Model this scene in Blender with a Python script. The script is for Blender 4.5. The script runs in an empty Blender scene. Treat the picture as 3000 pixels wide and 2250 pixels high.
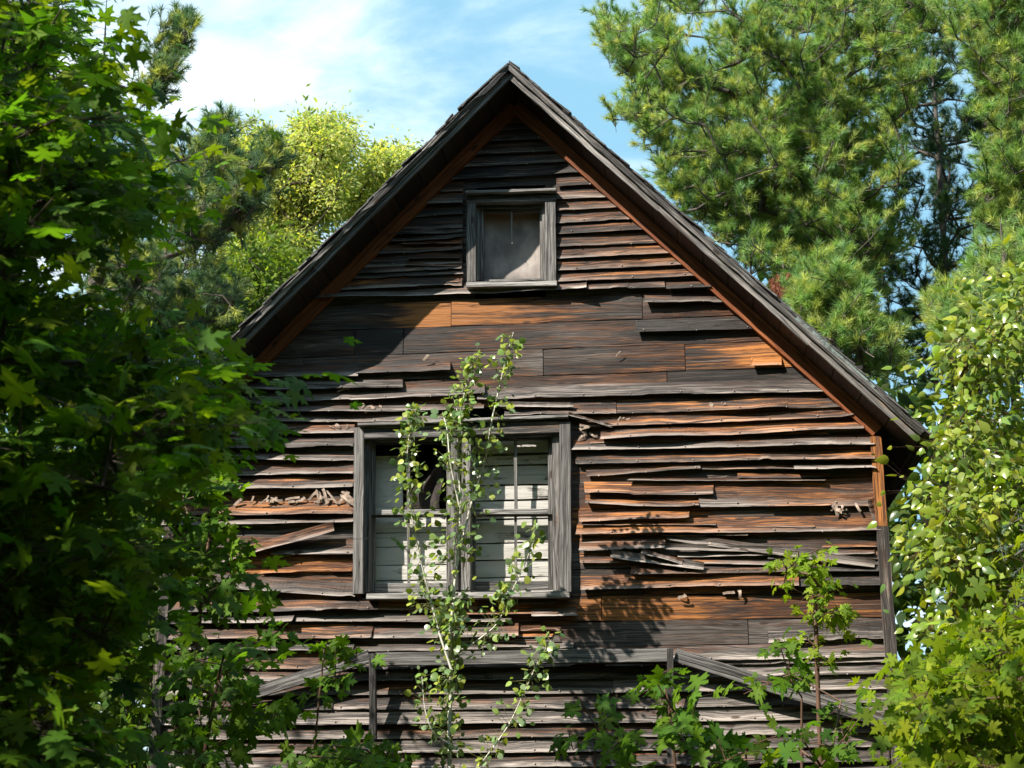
import bpy, math, random
import numpy as np
from mathutils import Vector

SC = bpy.context.scene
COL = SC.collection
rng = np.random.default_rng(7)
random.seed(7)

# ------------------------------------------------------------------ camera model (photo pixels 3000 x 2250)
CAM = np.array([1.3659, -11.5308, 0.0])
YAW, PITCH, FPX = 0.1204, 0.2698, 4343.0
_cy, _sy, _cp, _sp = math.cos(YAW), math.sin(YAW), math.cos(PITCH), math.sin(PITCH)
GROUND = -1.6

def ray(px, py):
    X = (px - 1500.0) / FPX
    Z = -(py - 1125.0) / FPX
    yy = _cp - _sp * Z
    zz = _sp + _cp * Z
    return np.array([_cy * X - _sy * yy, _sy * X + _cy * yy, zz])

def at(px, py, Y=0.0):
    d = ray(px, py)
    return CAM + d * ((Y - CAM[1]) / d[1])

def px_of(P):
    P = np.asarray(P, float) - CAM
    x = _cy * P[..., 0] + _sy * P[..., 1]
    y = -_sy * P[..., 0] + _cy * P[..., 1]
    z = P[..., 2]
    d = _cp * y + _sp * z
    u = -_sp * y + _cp * z
    d = np.where(np.abs(d) < 1e-6, 1e-6, d)
    return 1500 + FPX * x / d, 1125 - FPX * u / d, d

SUN = np.array([0.45, 0.405, -0.57]); SUN = SUN / np.linalg.norm(SUN)   # the way sunlight travels

# ------------------------------------------------------------------ object helpers
def tag(o, label=None, cat=None, group=None, kind=None):
    if label: o['label'] = label
    if cat: o['category'] = cat
    if group: o['group'] = group
    if kind: o['kind'] = kind
    return o

def empty(name, loc, label, cat, group=None):
    o = bpy.data.objects.new(name, None)
    COL.objects.link(o)
    o.location = [float(v) for v in loc]
    o.empty_display_size = 0.2
    return tag(o, label, cat, group)

def link(name, me, mat, parent=None):
    o = bpy.data.objects.new(name, me)
    COL.objects.link(o)
    me.materials.append(mat)
    if parent is not None:
        o.parent = parent
        # meshes are written in world space: undo the location of every ancestor
        off = Vector((0, 0, 0)); p = parent
        while p is not None:
            off += Vector(p.location); p = p.parent
        o.location = -off
    return o

def mesh_tris(name, V, T, attrs=None, smooth=False):
    me = bpy.data.meshes.new(name)
    V = np.ascontiguousarray(V, np.float32); T = np.ascontiguousarray(T, np.int32)
    k = T.shape[1]
    me.vertices.add(len(V)); me.vertices.foreach_set('co', V.ravel())
    me.loops.add(T.size); me.loops.foreach_set('vertex_index', T.ravel())
    me.polygons.add(len(T)); me.polygons.foreach_set('loop_start', np.arange(0, T.size, k, dtype=np.int32))
    if smooth:
        me.polygons.foreach_set('use_smooth', np.ones(len(T), dtype=bool))
    me.update(calc_edges=True)
    for nm, c in (attrs or {}).items():
        a = me.attributes.new(nm, 'FLOAT_COLOR', 'POINT')
        c4 = np.ones((len(V), 4), np.float32); c4[:, :c.shape[1]] = c
        a.data.foreach_set('color', c4.ravel())
    return me

class MB:
    """collects lofted timber; every vertex carries grain coordinates (wc) and tone (wr)"""
    def __init__(s): s.v = []; s.f = []; s.wc = []; s.wr = []
    def loft(s, rings, wc, wr, cap=True):
        n = len(rings); k = len(rings[0]); b = len(s.v)
        for r, c, t in zip(rings, wc, wr):
            s.v.extend(r); s.wc.extend(c); s.wr.extend(t)
        for i in range(n - 1):
            for j in range(k):
                j2 = (j + 1) % k
                s.f.append((b + i*k + j, b + i*k + j2, b + (i+1)*k + j2, b + (i+1)*k + j))
        if cap:
            s.f.append(tuple(b + j for j in range(k - 1, -1, -1)))
            s.f.append(tuple(b + (n-1)*k + j for j in range(k)))
    def build(s, name, mat, parent=None, smooth=False, label=None):
        me = bpy.data.meshes.new(name)
        me.from_pydata([tuple(map(float, p)) for p in s.v], [], s.f)
        a = me.attributes.new('wc', 'FLOAT_VECTOR', 'POINT')
        a.data.foreach_set('vector', np.array(s.wc, np.float32).ravel())
        a = me.attributes.new('wr', 'FLOAT_COLOR', 'POINT')
        a.data.foreach_set('color', np.array(s.wr, np.float32).ravel())
        if smooth:
            me.polygons.foreach_set('use_smooth', np.ones(len(me.polygons), dtype=bool))
        me.update()
        o = link(name, me, mat, parent)
        if label: o['label'] = label
        return o

def wobble(seed, base=1.0):
    r = random.Random(seed)
    c = [(r.uniform(.35, 1.1)*base*(1.75**k), r.uniform(0, 6.28), 0.62**k) for k in range(5)]
    nrm = sum(a for _, _, a in c)
    return lambda x: sum(a*math.sin(f*x*2.2 + p) for f, p, a in c) / nrm * 1.7

# ------------------------------------------------------------------ wood tone map: where the old boards are orange, where black
ORANGE = [(1880,600,190,130,.34),(1960,760,160,70,.30),(1420,915,230,26,.75),(1240,915,90,26,.75),(2280,1020,190,58,.75),
          (2160,925,150,22,.75),(2150,1185,260,30,.55),(2050,1230,260,22,.45),(2330,1245,200,24,.35),(1960,1765,230,36,.8),(1760,1790,90,40,.45),
          (2500,1750,170,34,.55),(850,1672,250,48,.85),(830,1490,230,26,.6),(900,1845,170,24,.55),(850,1935,130,28,.8),(1180,2010,260,26,.7),
          (1800,1432,130,22,.55),(1830,1545,200,26,.6),(2350,1440,260,36,.4),(2500,1335,120,18,.45),(1560,1840,110,34,.55),(1950,1515,160,24,.4),
          (2100,1500,300,26,.35),(2150,1700,280,24,.4),(1300,1790,160,18,.6),(1500,350,120,60,.12),(1850,1660,150,20,.35),(2500,1590,120,30,.3)]
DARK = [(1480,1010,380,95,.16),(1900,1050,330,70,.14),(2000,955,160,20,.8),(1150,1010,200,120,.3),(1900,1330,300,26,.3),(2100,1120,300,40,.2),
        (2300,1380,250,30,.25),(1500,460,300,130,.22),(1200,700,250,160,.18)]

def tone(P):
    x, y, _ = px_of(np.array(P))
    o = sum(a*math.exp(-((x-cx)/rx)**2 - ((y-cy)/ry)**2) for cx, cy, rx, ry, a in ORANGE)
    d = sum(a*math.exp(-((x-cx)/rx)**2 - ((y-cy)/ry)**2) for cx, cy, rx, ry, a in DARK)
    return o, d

_seed = [100]
def nseed():
    _seed[0] += 1; return _seed[0]

def clapboard(mb, x0, x1, zb0, zb1, h, lip=.034, lipvar=.022, orange=None, dark=None, top=.007, ragged=.012, wob=.006, nv=4, th=.0065, cup=None):
    """one lapped board: top edge tucked against the planks, lower lip bowed out by an uneven amount"""
    sd = nseed(); r = random.Random(sd)
    L = x1 - x0
    n = max(4, int(L / .034))
    w1, w2, w3 = wobble(sd, .9), wobble(sd + 5000, 1.3), wobble(sd + 9000, 4.0)
    lip = lip*1.12 + .002; lipvar = lipvar*.95
    cp = cup or r.uniform(.9, 2.4)
    so = r.uniform(.0, .30) if orange is None else orange
    do = r.uniform(-.15, .30) if dark is None else dark
    uo, vo, rnd = r.uniform(0, 50), r.uniform(0, 50), r.random()
    bays = [x0 - r.uniform(0, .4)]
    while bays[-1] < x1: bays.append(bays[-1] + r.uniform(.6, 1.5))
    amp = [r.choice((-.4, 0, .2, .5, .9, 1.4)) for _ in bays]; lift = [r.choice((-.3, 0, 0, .25, .7, 1.3)) for _ in bays]
    bites = []
    for _ in range(r.choice((0, 0, 0, 1, 1, 2)) if L > .5 else 0):
        a = r.uniform(x0, x1); bites.append((a, a + r.uniform(.05, .42), r.uniform(.004, .015), r.uniform(.006, .08)))
    ends = [r.uniform(-.3, 1.2), r.uniform(-.3, 1.2)]
    rings, wc, wr = [], [], []
    e0, e1 = r.uniform(-1, 1)*ragged, r.uniform(-1, 1)*ragged
    for i in range(n + 1):
        s = i / n
        x = x0 + L*s
        k = 0
        while k < len(bays) - 2 and bays[k + 1] < x: k += 1
        f = (x - bays[k])/(bays[k + 1] - bays[k]); bow = math.sin(math.pi*f)**2
        endl = ends[0]*math.exp(-(x - x0)/.16) + ends[1]*math.exp(-(x1 - x)/.16)
        lp = max(.012, lip + lipvar*(amp[k]*bow + .40*w1(x) + .10*w3(x) + .5*endl))
        bite = sum(dd*min(1, max(0, (x - a)/ss))*min(1, max(0, (b_ - x)/.012)) for a, b_, dd, ss in bites)
        zb = zb0 + (zb1 - zb0)*s + wob*(.40*w2(x) + .5*lift[k]*bow) + .0013*w3(x*3.1) + bite
        zt = zb0 + (zb1 - zb0)*s + h
        ring = []; c = []; t = []
        for j in range(nv + 1):
            v = j / nv
            z = zt + (zb - zt)*v
            y = -(top + (lp - top)*v**cp) - .0025*math.sin(v*9 + rnd*6)*v*(1 - v)
            dx = (e0*(1 - 2*v) if i == 0 else 0) + (e1*(1 - 2*v) if i == n else 0)
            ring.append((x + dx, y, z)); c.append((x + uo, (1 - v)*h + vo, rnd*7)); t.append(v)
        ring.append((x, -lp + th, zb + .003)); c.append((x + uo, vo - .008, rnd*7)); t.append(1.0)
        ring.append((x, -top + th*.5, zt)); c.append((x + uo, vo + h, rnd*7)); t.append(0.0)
        o, d = tone(ring[2])
        rings.append(ring); wc.append(c)
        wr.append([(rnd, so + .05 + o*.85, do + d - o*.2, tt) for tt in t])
    mb.loft(rings, wc, wr)
    if h > .06:
        xn = x0 + r.uniform(.02, .3)
        while xn < x1 - .02:
            i = min(n, int(round((xn - x0)/L*n))); P = rings[i][nv - 1 if r.random() < .7 else nv]; Q = rings[i][nv]
            c = [xn, min(P[1], Q[1]*.8 + P[1]*.2), P[2]*.6 + Q[2]*.4]; q = r.uniform(.0035, .0055)
            mb.loft([[(c[0] - q*k, c[1] + e, c[2] - q*k), (c[0] + q*k, c[1] + e, c[2] - q*k), (c[0] + q*k, c[1] + e, c[2] + q*k), (c[0] - q*k, c[1] + e, c[2] + q*k)] for k, e in ((1, .006), (1, -.003), (.6, -.006))],
                    [[(xn, 0, 0)]*4]*3, [[(.9, -1, -1, 1)]*4]*3)
            xn += r.uniform(.36, .44)

def plank(mb, x0, x1, z0, z1, y=0.0, th=.02, orange=None, dark=None, gap=.003):
    sd = nseed(); r = random.Random(sd)
    n = max(2, int((x1 - x0)/.12))
    uo, vo, rnd = r.uniform(0, 50), r.uniform(0, 50), r.random()
    so = r.uniform(-.38, .02) if orange is None else orange
    do = r.uniform(-.1, .3) if dark is None else dark
    w = wobble(sd, 1.2)
    y = y + r.uniform(-.003, .003)
    rings, wc, wr = [], [], []
    for i in range(n + 1):
        s = i/n; x = x0 + gap + (x1 - x0 - 2*gap)*s
        b = z0 + gap + .003*w(x*2); t = z1 - gap + .003*w(x*2 + 9); yy = y + .003*w(x)
        pts = [(x, yy, t), (x, yy - .002, (t + b)/2), (x, yy, b), (x, yy + th, b), (x, yy + th, t)]
        vv = [z1 - z0, (z1 - z0)/2, 0, -.02, z1 - z0 + .02]
        o, d = tone(pts[1])
        rings.append(pts); wc.append([(x + uo, q + vo, rnd*7) for q in vv])
        wr.append([(rnd, so + o*1.55, do + d*1.1 - o*.35, .35) for q in vv])
    mb.loft(rings, wc, wr)

def beam(mb, p0, p1, w, h, up=(0, 0, 1), orange=0., dark=0., t=.8, rough=.0015, taper=1.0, ch=.0025, n=None):
    """square timber with eased edges between two points; w across, h along 'up'"""
    p0 = np.array(p0, float); p1 = np.array(p1, float)
    sd = nseed(); r = random.Random(sd)
    d = p1 - p0; L = np.linalg.norm(d); d /= L
    up = np.array(up, float); sd_v = np.cross(d, up); sd_v /= np.linalg.norm(sd_v); up = np.cross(sd_v, d)
    n = n or max(2, int(L/.10))
    uo, vo, rnd = r.uniform(0, 50), r.uniform(0, 50), r.random()
    wa, wb = wobble(sd, 1.5), wobble(sd + 333, 1.5)
    rings, wc, wr = [], [], []
    for i in range(n + 1):
        s = i/n; k = 1 + (taper - 1)*s
        a, b = w/2*k, h/2*k
        c = min(ch, a*.4, b*.4)
        loop = [(-a, -b + c), (-a, b - c), (-a + c, b), (a - c, b), (a, b - c), (a, -b + c), (a - c, -b), (-a + c, -b)]
        base = p0 + d*L*s
        ring = []; cc = []
        for q, (A, B) in enumerate(loop):
            jr = rough*wa(L*s*3 + q*1.3)
            P = base + sd_v*(A + jr) + up*(B + rough*wb(L*s*3 + q))
            ring.append(tuple(P)); cc.append((L*s + uo, (A if q in (2, 3, 6, 7) else B) + vo + (q//2)*.31, rnd*7))
        rings.append(ring); wc.append(cc); wr.append([(rnd, orange, dark, t)]*8)
    mb.loft(rings, wc, wr)

# ------------------------------------------------------------------ materials
class NT:
    def __init__(s, name, world=None):
        if world is None:
            s.m = bpy.data.materials.new(name); s.m.use_nodes = True; s.t = s.m.node_tree
        else:
            s.m = world; s.t = world.node_tree
        s.t.nodes.clear()
    def n(s, typ, **kw):
        nd = s.t.nodes.new(typ)
        for k, v in kw.items():
            if k.startswith('i_'):
                nd.inputs[k[2:].replace('_', ' ')].default_value = v
            else: setattr(nd, k, v)
        return nd
    def l(s, a, b): s.t.links.new(a, b)
    def math(s, op, a, b=None, c=None, clamp=False):
        nd = s.t.nodes.new('ShaderNodeMath'); nd.operation = op; nd.use_clamp = clamp
        for i, v in enumerate((a, b, c)):
            if v is None: continue
            if isinstance(v, (int, float)): nd.inputs[i].default_value = v
            else: s.l(v, nd.inputs[i])
        return nd.outputs[0]
    def step(s, x, lo, hi):
        nd = s.t.nodes.new('ShaderNodeMapRange'); nd.interpolation_type = 'SMOOTHSTEP'
        s.l(x, nd.inputs[0]); nd.inputs[1].default_value = lo; nd.inputs[2].default_value = hi
        return nd.outputs[0]
    def mix(s, f, a, b, mode='MIX'):
        nd = s.t.nodes.new('ShaderNodeMix'); nd.data_type = 'RGBA'; nd.blend_type = mode
        for sock, v in ((nd.inputs[0], f), (nd.inputs[6], a), (nd.inputs[7], b)):
            if isinstance(v, (int, float)): sock.default_value = v
            elif isinstance(v, tuple): sock.default_value = (*v, 1) if len(v) == 3 else v
            else: s.l(v, sock)
        return nd.outputs[2]
    def ramp(s, f, stops):
        nd = s.t.nodes.new('ShaderNodeValToRGB'); e = nd.color_ramp.elements
        while len(e) < len(stops): e.new(.5)
        for q, (p, c) in zip(e, stops): q.position = p; q.color = (*c, 1)
        s.l(f, nd.inputs[0]); return nd.outputs[0]
    def noise(s, vec, scale, detail=4, rough=.55, dist=0.0):
        mp = s.t.nodes.new('ShaderNodeMapping'); mp.inputs['Scale'].default_value = scale
        s.l(vec, mp.inputs[0])
        nd = s.t.nodes.new('ShaderNodeTexNoise'); nd.inputs['Scale'].default_value = 1
        nd.inputs['Detail'].default_value = detail; nd.inputs['Roughness'].default_value = rough; nd.inputs['Distortion'].default_value = dist
        s.l(mp.outputs[0], nd.inputs['Vector']); return nd.outputs[0]
    def out(s, sh):
        o = s.t.nodes.new('ShaderNodeOutputMaterial'); s.l(sh, o.inputs[0]); return s.m

def wood_material(name, grey_lo, grey_hi, br_lo, br_hi, br_top, grey_shift=0.0, painted=None):
    T = NT(name)
    A = T.n('ShaderNodeAttribute', attribute_name='wc').outputs['Vector']
    W = T.n('ShaderNodeAttribute', attribute_name='wr')
    sp = T.n('ShaderNodeSeparateColor'); T.l(W.outputs['Color'], sp.inputs[0])
    rnd, org, drk, tt = sp.outputs[0], sp.outputs[1], sp.outputs[2], W.outputs['Alpha']
    # flow of the grain round knots
    flow = T.noise(A, (1.6, 9, 1), 2)
    sx = T.n('ShaderNodeSeparateXYZ'); T.l(A, sx.inputs[0])
    vo = T.n('ShaderNodeTexVoronoi', voronoi_dimensions='2D', feature='F1'); vo.inputs['Scale'].default_value = 1
    kx = T.n('ShaderNodeCombineXYZ'); T.l(T.math('MULTIPLY', sx.outputs[0], 1.3), kx.inputs[0]); T.l(T.math('MULTIPLY', sx.outputs[1], 3.9), kx.inputs[1])
    T.l(kx.outputs[0], vo.inputs['Vector'])
    kd = vo.outputs['Distance']
    ks = T.n('ShaderNodeSeparateColor'); T.l(vo.outputs['Color'], ks.inputs[0])
    knot = T.math('MULTIPLY', T.step(kd, .062, .03), T.step(ks.outputs[0], .45, .5))
    ring = T.step(kd, .34, .0)
    v2 = T.math('ADD', sx.outputs[1], T.math('ADD', T.math('MULTIPLY', T.math('SUBTRACT', flow, .5), .055), T.math('MULTIPLY', ring, .016)))
    cv = T.n('ShaderNodeCombineXYZ'); T.l(sx.outputs[0], cv.inputs[0]); T.l(v2, cv.inputs[1]); T.l(sx.outputs[2], cv.inputs[2])
    G = cv.outputs[0]
    g1 = T.noise(G, (1.1, 95, 1), 5, .62)
    g2 = T.noise(G, (5.0, 330, 1), 3, .6)
    g3 = T.noise(G, (2.6, 30, 1), 4, .6, .4)
    grain = T.math('ADD', T.math('MULTIPLY', g1, .62), T.math('MULTIPLY', g2, .38))
    gc = T.step(grain, .37, .64)
    greyc = T.ramp(gc, [(0, grey_lo), (.45, tuple((a + b)/2*.85 for a, b in zip(grey_lo, grey_hi))), (1, grey_hi)])
    brn = T.ramp(T.math('ADD', T.math('MULTIPLY', gc, .6), T.math('ADD', T.math('MULTIPLY', T.step(g3, .35, .65), .4), T.math('MULTIPLY', T.math('SUBTRACT', org, .20), .62))), [(0, br_lo), (.55, br_hi), (1, br_top)])
    # where the grey skin has worn or been kept off
    big = T.noise(A, (1.0, 7.5, 1), 4, .6, .3)
    gp = T.n('ShaderNodeNewGeometry').outputs['Position']
    wide = T.noise(gp, (1.0, 1.0, 4.2), 4, .6, .4)
    big = T.math('ADD', T.math('MULTIPLY', big, .5), T.math('MULTIPLY', wide, .5))
    big = T.math('ADD', T.math('MULTIPLY', T.math('SUBTRACT', big, .5), 1.35), .5)
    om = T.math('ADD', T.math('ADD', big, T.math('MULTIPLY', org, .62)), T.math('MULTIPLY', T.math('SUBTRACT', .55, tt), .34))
    om = T.math('ADD', om, T.math('MULTIPLY', T.math('SUBTRACT', grain, .5), 1.3))
    omask = T.step(om, .34 + grey_shift, .62 + grey_shift)
    c = T.mix(omask, greyc, brn)
    # silver bleaching along the lower lip
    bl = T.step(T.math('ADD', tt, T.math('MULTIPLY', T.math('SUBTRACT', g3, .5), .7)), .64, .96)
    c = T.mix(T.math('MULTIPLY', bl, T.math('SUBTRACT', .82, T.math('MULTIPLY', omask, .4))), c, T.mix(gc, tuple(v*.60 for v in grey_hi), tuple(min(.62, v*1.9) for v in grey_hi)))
    # mildew black
    dm = T.noise(A, (1.7, 13, 1), 5, .65, .5)
    dmask = T.step(T.math('ADD', T.math('ADD', dm, T.math('MULTIPLY', drk, .45)), T.math('MULTIPLY', T.math('SUBTRACT', .5, grain), .9)), .49, .74)
    c = T.mix(T.math('MULTIPLY', dmask, .86), c, (.022, .020, .020))
    st = T.noise(G, (.55, 48, 1), 4, .7)
    c = T.mix(T.math('MULTIPLY', T.step(T.math('ADD', st, T.math('MULTIPLY', drk, .12)), .52, .62), .80), c, (.020, .017, .016))
    wl = T.noise(G, (1.3, 120, 1), 3, .6)
    c = T.mix(T.math('MULTIPLY', T.step(wl, .63, .72), .55), c, tuple(min(.5, v*1.5) for v in grey_hi))
    # knots, drying cracks, board-to-board value
    c = T.mix(T.math('MULTIPLY', knot, .85), c, (.035, .017, .010))
    cr = T.noise(G, (.75, 70, 1), 2, .5)
    crk = T.step(T.math('ABSOLUTE', T.math('SUBTRACT', cr, .5)), .011, .0)
    c = T.mix(T.math('MULTIPLY', crk, .85), c, (.010, .008, .007))
    hs = T.n('ShaderNodeHueSaturation'); T.l(c, hs.inputs['Color'])
    T.l(T.math('ADD', .78, T.math('MULTIPLY', rnd, .5)), hs.inputs['Value'])
    c = hs.outputs[0]
    if painted:
        pm = T.step(T.math('ADD', T.noise(A, (2.2, 7, 1), 5, .65), T.math('MULTIPLY', T.math('SUBTRACT', grain, .5), .25)), .34, .46)
        c = T.mix(pm, c, T.mix(g3, tuple(v*.8 for v in painted), painted))
    b = T.n('ShaderNodeBsdfPrincipled', i_Roughness=.62)
    b.inputs['Specular IOR Level'].default_value = .32
    T.l(c, b.inputs['Base Color'])
    hgt = T.math('ADD', T.math('MULTIPLY', g1, .6), T.math('MULTIPLY', g2, .4))
    hgt = T.math('SUBTRACT', hgt, T.math('MULTIPLY', crk, .6))
    bp = T.n('ShaderNodeBump', i_Strength=.8, i_Distance=.007); T.l(hgt, bp.inputs['Height']); T.l(bp.outputs[0], b.inputs['Normal'])
    return T.out(b.outputs[0])

M = {}
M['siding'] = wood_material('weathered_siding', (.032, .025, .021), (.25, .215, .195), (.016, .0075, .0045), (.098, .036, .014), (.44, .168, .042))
M['trim'] = wood_material('grey_trim', (.070, .064, .060), (.31, .295, .285), (.035, .020, .013), (.14, .075, .04), (.34, .19, .09), grey_shift=.20)
M['frieze'] = wood_material('red_brown_board', (.08, .04, .03), (.20, .10, .07), (.09, .027, .012), (.30, .092, .032), (.40, .14, .05), grey_shift=-.5)
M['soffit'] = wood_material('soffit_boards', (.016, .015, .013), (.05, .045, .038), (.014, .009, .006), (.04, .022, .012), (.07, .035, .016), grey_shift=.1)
M['shingle'] = wood_material('old_shingles', (.045, .043, .042), (.24, .23, .23), (.04, .03, .02), (.12, .08, .05), (.2, .15, .1), grey_shift=.2)
M['painted'] = wood_material('painted_boards', (.16, .15, .14), (.45, .43, .40), (.08, .04, .02), (.25, .14, .07), (.4, .25, .12), grey_shift=.2, painted=(.74, .70, .66))

def plain(name, col, rough=.7, spec=.3, bump=None, var=.25, scale=6):
    T = NT(name)
    tc = T.n('ShaderNodeTexCoord').outputs['Object']
    nz = T.noise(tc, (scale,)*3, 5, .6)
    c = T.mix(T.step(nz, .3, .7), tuple(v*(1 - var) for v in col), tuple(min(1, v*(1 + var)) for v in col))
    b = T.n('ShaderNodeBsdfPrincipled', i_Roughness=rough); b.inputs['Specular IOR Level'].default_value = spec
    T.l(c, b.inputs['Base Color'])
    if bump:
        n2 = T.noise(tc, (bump[0],)*3, 4, .6)
        bp = T.n('ShaderNodeBump', i_Strength=bump[1], i_Distance=.01); T.l(n2, bp.inputs['Height']); T.l(bp.outputs[0], b.inputs['Normal'])
    return T.out(b.outputs[0])

M['bark'] = plain('rough_bark', (.085, .068, .055), .85, .2, (40, .8))
M['pine_bark'] = plain('pine_bark', (.10, .085, .075), .85, .2, (30, .9))
M['twig'] = plain('reddish_twigs', (.10, .055, .035), .6, .3)
M['dark_inside'] = plain('dark_plaster', (.035, .033, .032), .9, .1)
M['scrap'] = plain('torn_bark_paper', (.33, .25, .20), .75, .25, (60, .4), .45, 22)
M['cloth'] = plain('dark_felt_cloth', (.045, .038, .036), .95, .1, (50, .6), .4, 12)
M['panel'] = None
M['earth'] = plain('forest_floor', (.06, .045, .028), .95, .1, (3, .8), .5, .8)

T = NT('stained_panel')
tc = T.n('ShaderNodeTexCoord').outputs['Object']
c = T.mix(T.step(T.noise(tc, (3, 3, 2.2), 4, .6), .35, .68), (.15, .125, .115), (.38, .33, .30))
c = T.mix(T.math('MULTIPLY', T.step(T.noise(tc, (24, 24, 7), 5, .75), .48, .72), .6), c, (.12, .105, .10))
sz = T.n('ShaderNodeSeparateXYZ'); T.l(tc, sz.inputs[0])
zz = T.math('ADD', sz.outputs[2], T.math('MULTIPLY', T.noise(tc, (5, 5, 5), 3), .08))
ztop = at(1500, 640)[2]
c = T.mix(T.math('MULTIPLY', T.step(zz, ztop - .03, ztop + .10), .8), c, (.30, .165, .10))
b = T.n('ShaderNodeBsdfPrincipled', i_Roughness=.6); T.l(c, b.inputs['Base Color'])
M['panel'] = T.out(b.outputs[0])

T = NT('white_birch_like_bark')
tc = T.n('ShaderNodeTexCoord').outputs['Object']
c = T.mix(T.step(T.noise(tc, (9, 9, 30), 4, .65), .55, .68), (.56, .54, .47), (.10, .09, .075))
c = T.mix(T.math('MULTIPLY', T.step(T.noise(tc, (25, 25, 6), 3), .55, .7), .5), c, (.34, .36, .25))
b = T.n('ShaderNodeBsdfPrincipled', i_Roughness=.7); T.l(c, b.inputs['Base Color'])
M['aspen_bark'] = T.out(b.outputs[0])

T = NT('window_glass')
tr = T.n('ShaderNodeBsdfTransparent'); tr.inputs[0].default_value = (.97, .975, .975, 1)
gl = T.n('ShaderNodeBsdfGlossy', i_Roughness=.03)
fr = T.n('ShaderNodeFresnel', i_IOR=1.45)
mx = T.n('ShaderNodeMixShader'); geo = T.n('ShaderNodeNewGeometry'); T.l(T.math('MULTIPLY', fr.outputs[0], T.math('SUBTRACT', 1.0, geo.outputs['Backfacing'])), mx.inputs[0]); T.l(tr.outputs[0], mx.inputs[1]); T.l(gl.outputs[0], mx.inputs[2])
M['glass'] = T.out(mx.outputs[0])

def leaf_material(name, trans=.5, rough=.55, spec=.11, tint=(1.5, 1.5, .45)):
    T = NT(name)
    c = T.n('ShaderNodeAttribute', attribute_name='lc').outputs['Color']
    b = T.n('ShaderNodeBsdfPrincipled', i_Roughness=rough); b.inputs['Specular IOR Level'].default_value = spec
    T.l(c, b.inputs['Base Color'])
    tr = T.n('ShaderNodeBsdfTranslucent')
    T.l(T.mix(1.0, c, tint, 'MULTIPLY'), tr.inputs[0])
    mx = T.n('ShaderNodeMixShader'); mx.inputs[0].default_value = trans
    T.l(b.outputs[0], mx.inputs[1]); T.l(tr.outputs[0], mx.inputs[2])
    return T.out(mx.outputs[0])
M['leaf'] = leaf_material('broad_leaves')
M['gloss_leaf'] = leaf_material('glossy_leaves', .36, .28, .4)
M['needle'] = leaf_material('pine_needles', .35, .5, .25, (1.3, 1.3, .6))

# ------------------------------------------------------------------ HOUSE
W, ZA, ZE, DOV, ZT = 2.8143, 5.5796, 2.6758, .4213, 5.8545
SL = (ZA - ZE)/W
LEN = 7.5
house = empty('wooden_house', (0, 0, GROUND), 'abandoned two-storey wooden house with a steep gable and warped unpainted clapboards', 'house')

def wall_half(z, off=.0):        # half width of the gable wall at height z, up to the frieze's lower edge
    return min(W, (ZA + off - z)/SL)

def X(px, py): return at(px, py)[0]
def Z(px, py): return at(px, py)[2]

# window openings in wall coordinates (x0, x1, z0, z1)
LW = (at(1065, 1500)[0], at(1640, 1500)[0], Z(1350, 1738), Z(1350, 1270))
UW = (at(1393, 720)[0], at(1597, 720)[0], Z(1497, 826), Z(1497, 590))
def cut(x0, x1, z0, z1, margin=0.0):
    """pieces of a board that stay clear of the openings"""
    segs = [(x0, x1)]
    for (a, b, c, d) in (LW, UW):
        if z1 > c - margin and z0 < d + margin:
            out = []
            for (p, q) in segs:
                if q <= a - margin or p >= b + margin: out.append((p, q)); continue
                if p < a - margin: out.append((p, a - margin))
                if q > b + margin: out.append((b + margin, q))
            segs = out
    return segs

# sheathing planks under the clapboards
mb = MB()
zl = [Z(1500, y) for y in (949, 1026, 1103)]
lines = [GROUND]
z = GROUND
rz = random.Random(3)
marks = sorted([Z(2057, 1890), Z(2057, 1816), Z(2057, 1742), Z(2057, 1660), Z(2057, 1580), Z(2057, 1487), Z(2057, 1409), Z(2057, 1330), Z(2057, 1250), Z(2000, 1175), zl[2], zl[1], zl[0], Z(1500, 873)])
z = GROUND
while z < marks[0] - .2: z += .17; lines.append(z)
lines += marks
z = marks[-1]
while z < ZA + .1: z += .165; lines.append(z)
joints = {len(lines): []}
for i in range(len(lines) - 1):
    z0, z1 = lines[i], lines[i+1]
    hw = min(W, (ZA + .16 - z0)/SL)
    if hw < .05: continue
    cuts = [-hw]
    x = -hw + rz.uniform(.5, 2.0)
    zm = Z(1500, 985)
    if abs((z0 + z1)/2 - Z(1500, 910)) < .05: cl = [X(1322, 910), X(1882, 910)]
    elif abs((z0 + z1)/2 - zm) < .05: cl = [X(1040, 985), X(1182, 985)]
    elif abs((z0 + z1)/2 - Z(2057, 1850)) < .05: cl = [X(2192, 1850)]
    elif abs((z0 + z1)/2 - Z(2057, 1780)) < .05: cl = [X(1762, 1780)]
    else:
        cl = []
        while x < hw - .4: cl.append(x); x += rz.uniform(1.1, 2.6)
    cuts += [c for c in cl if -hw < c < hw] + [hw]
    for a, b in zip(cuts[:-1], cuts[1:]):
        for (p, q) in cut(a, b, z0, z1):
            if q - p > .02: plank(mb, p, q, z0, z1)
mb.build('sheathing', M['siding'], house, label='wide dark planks showing where the clapboards have fallen away')

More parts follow.
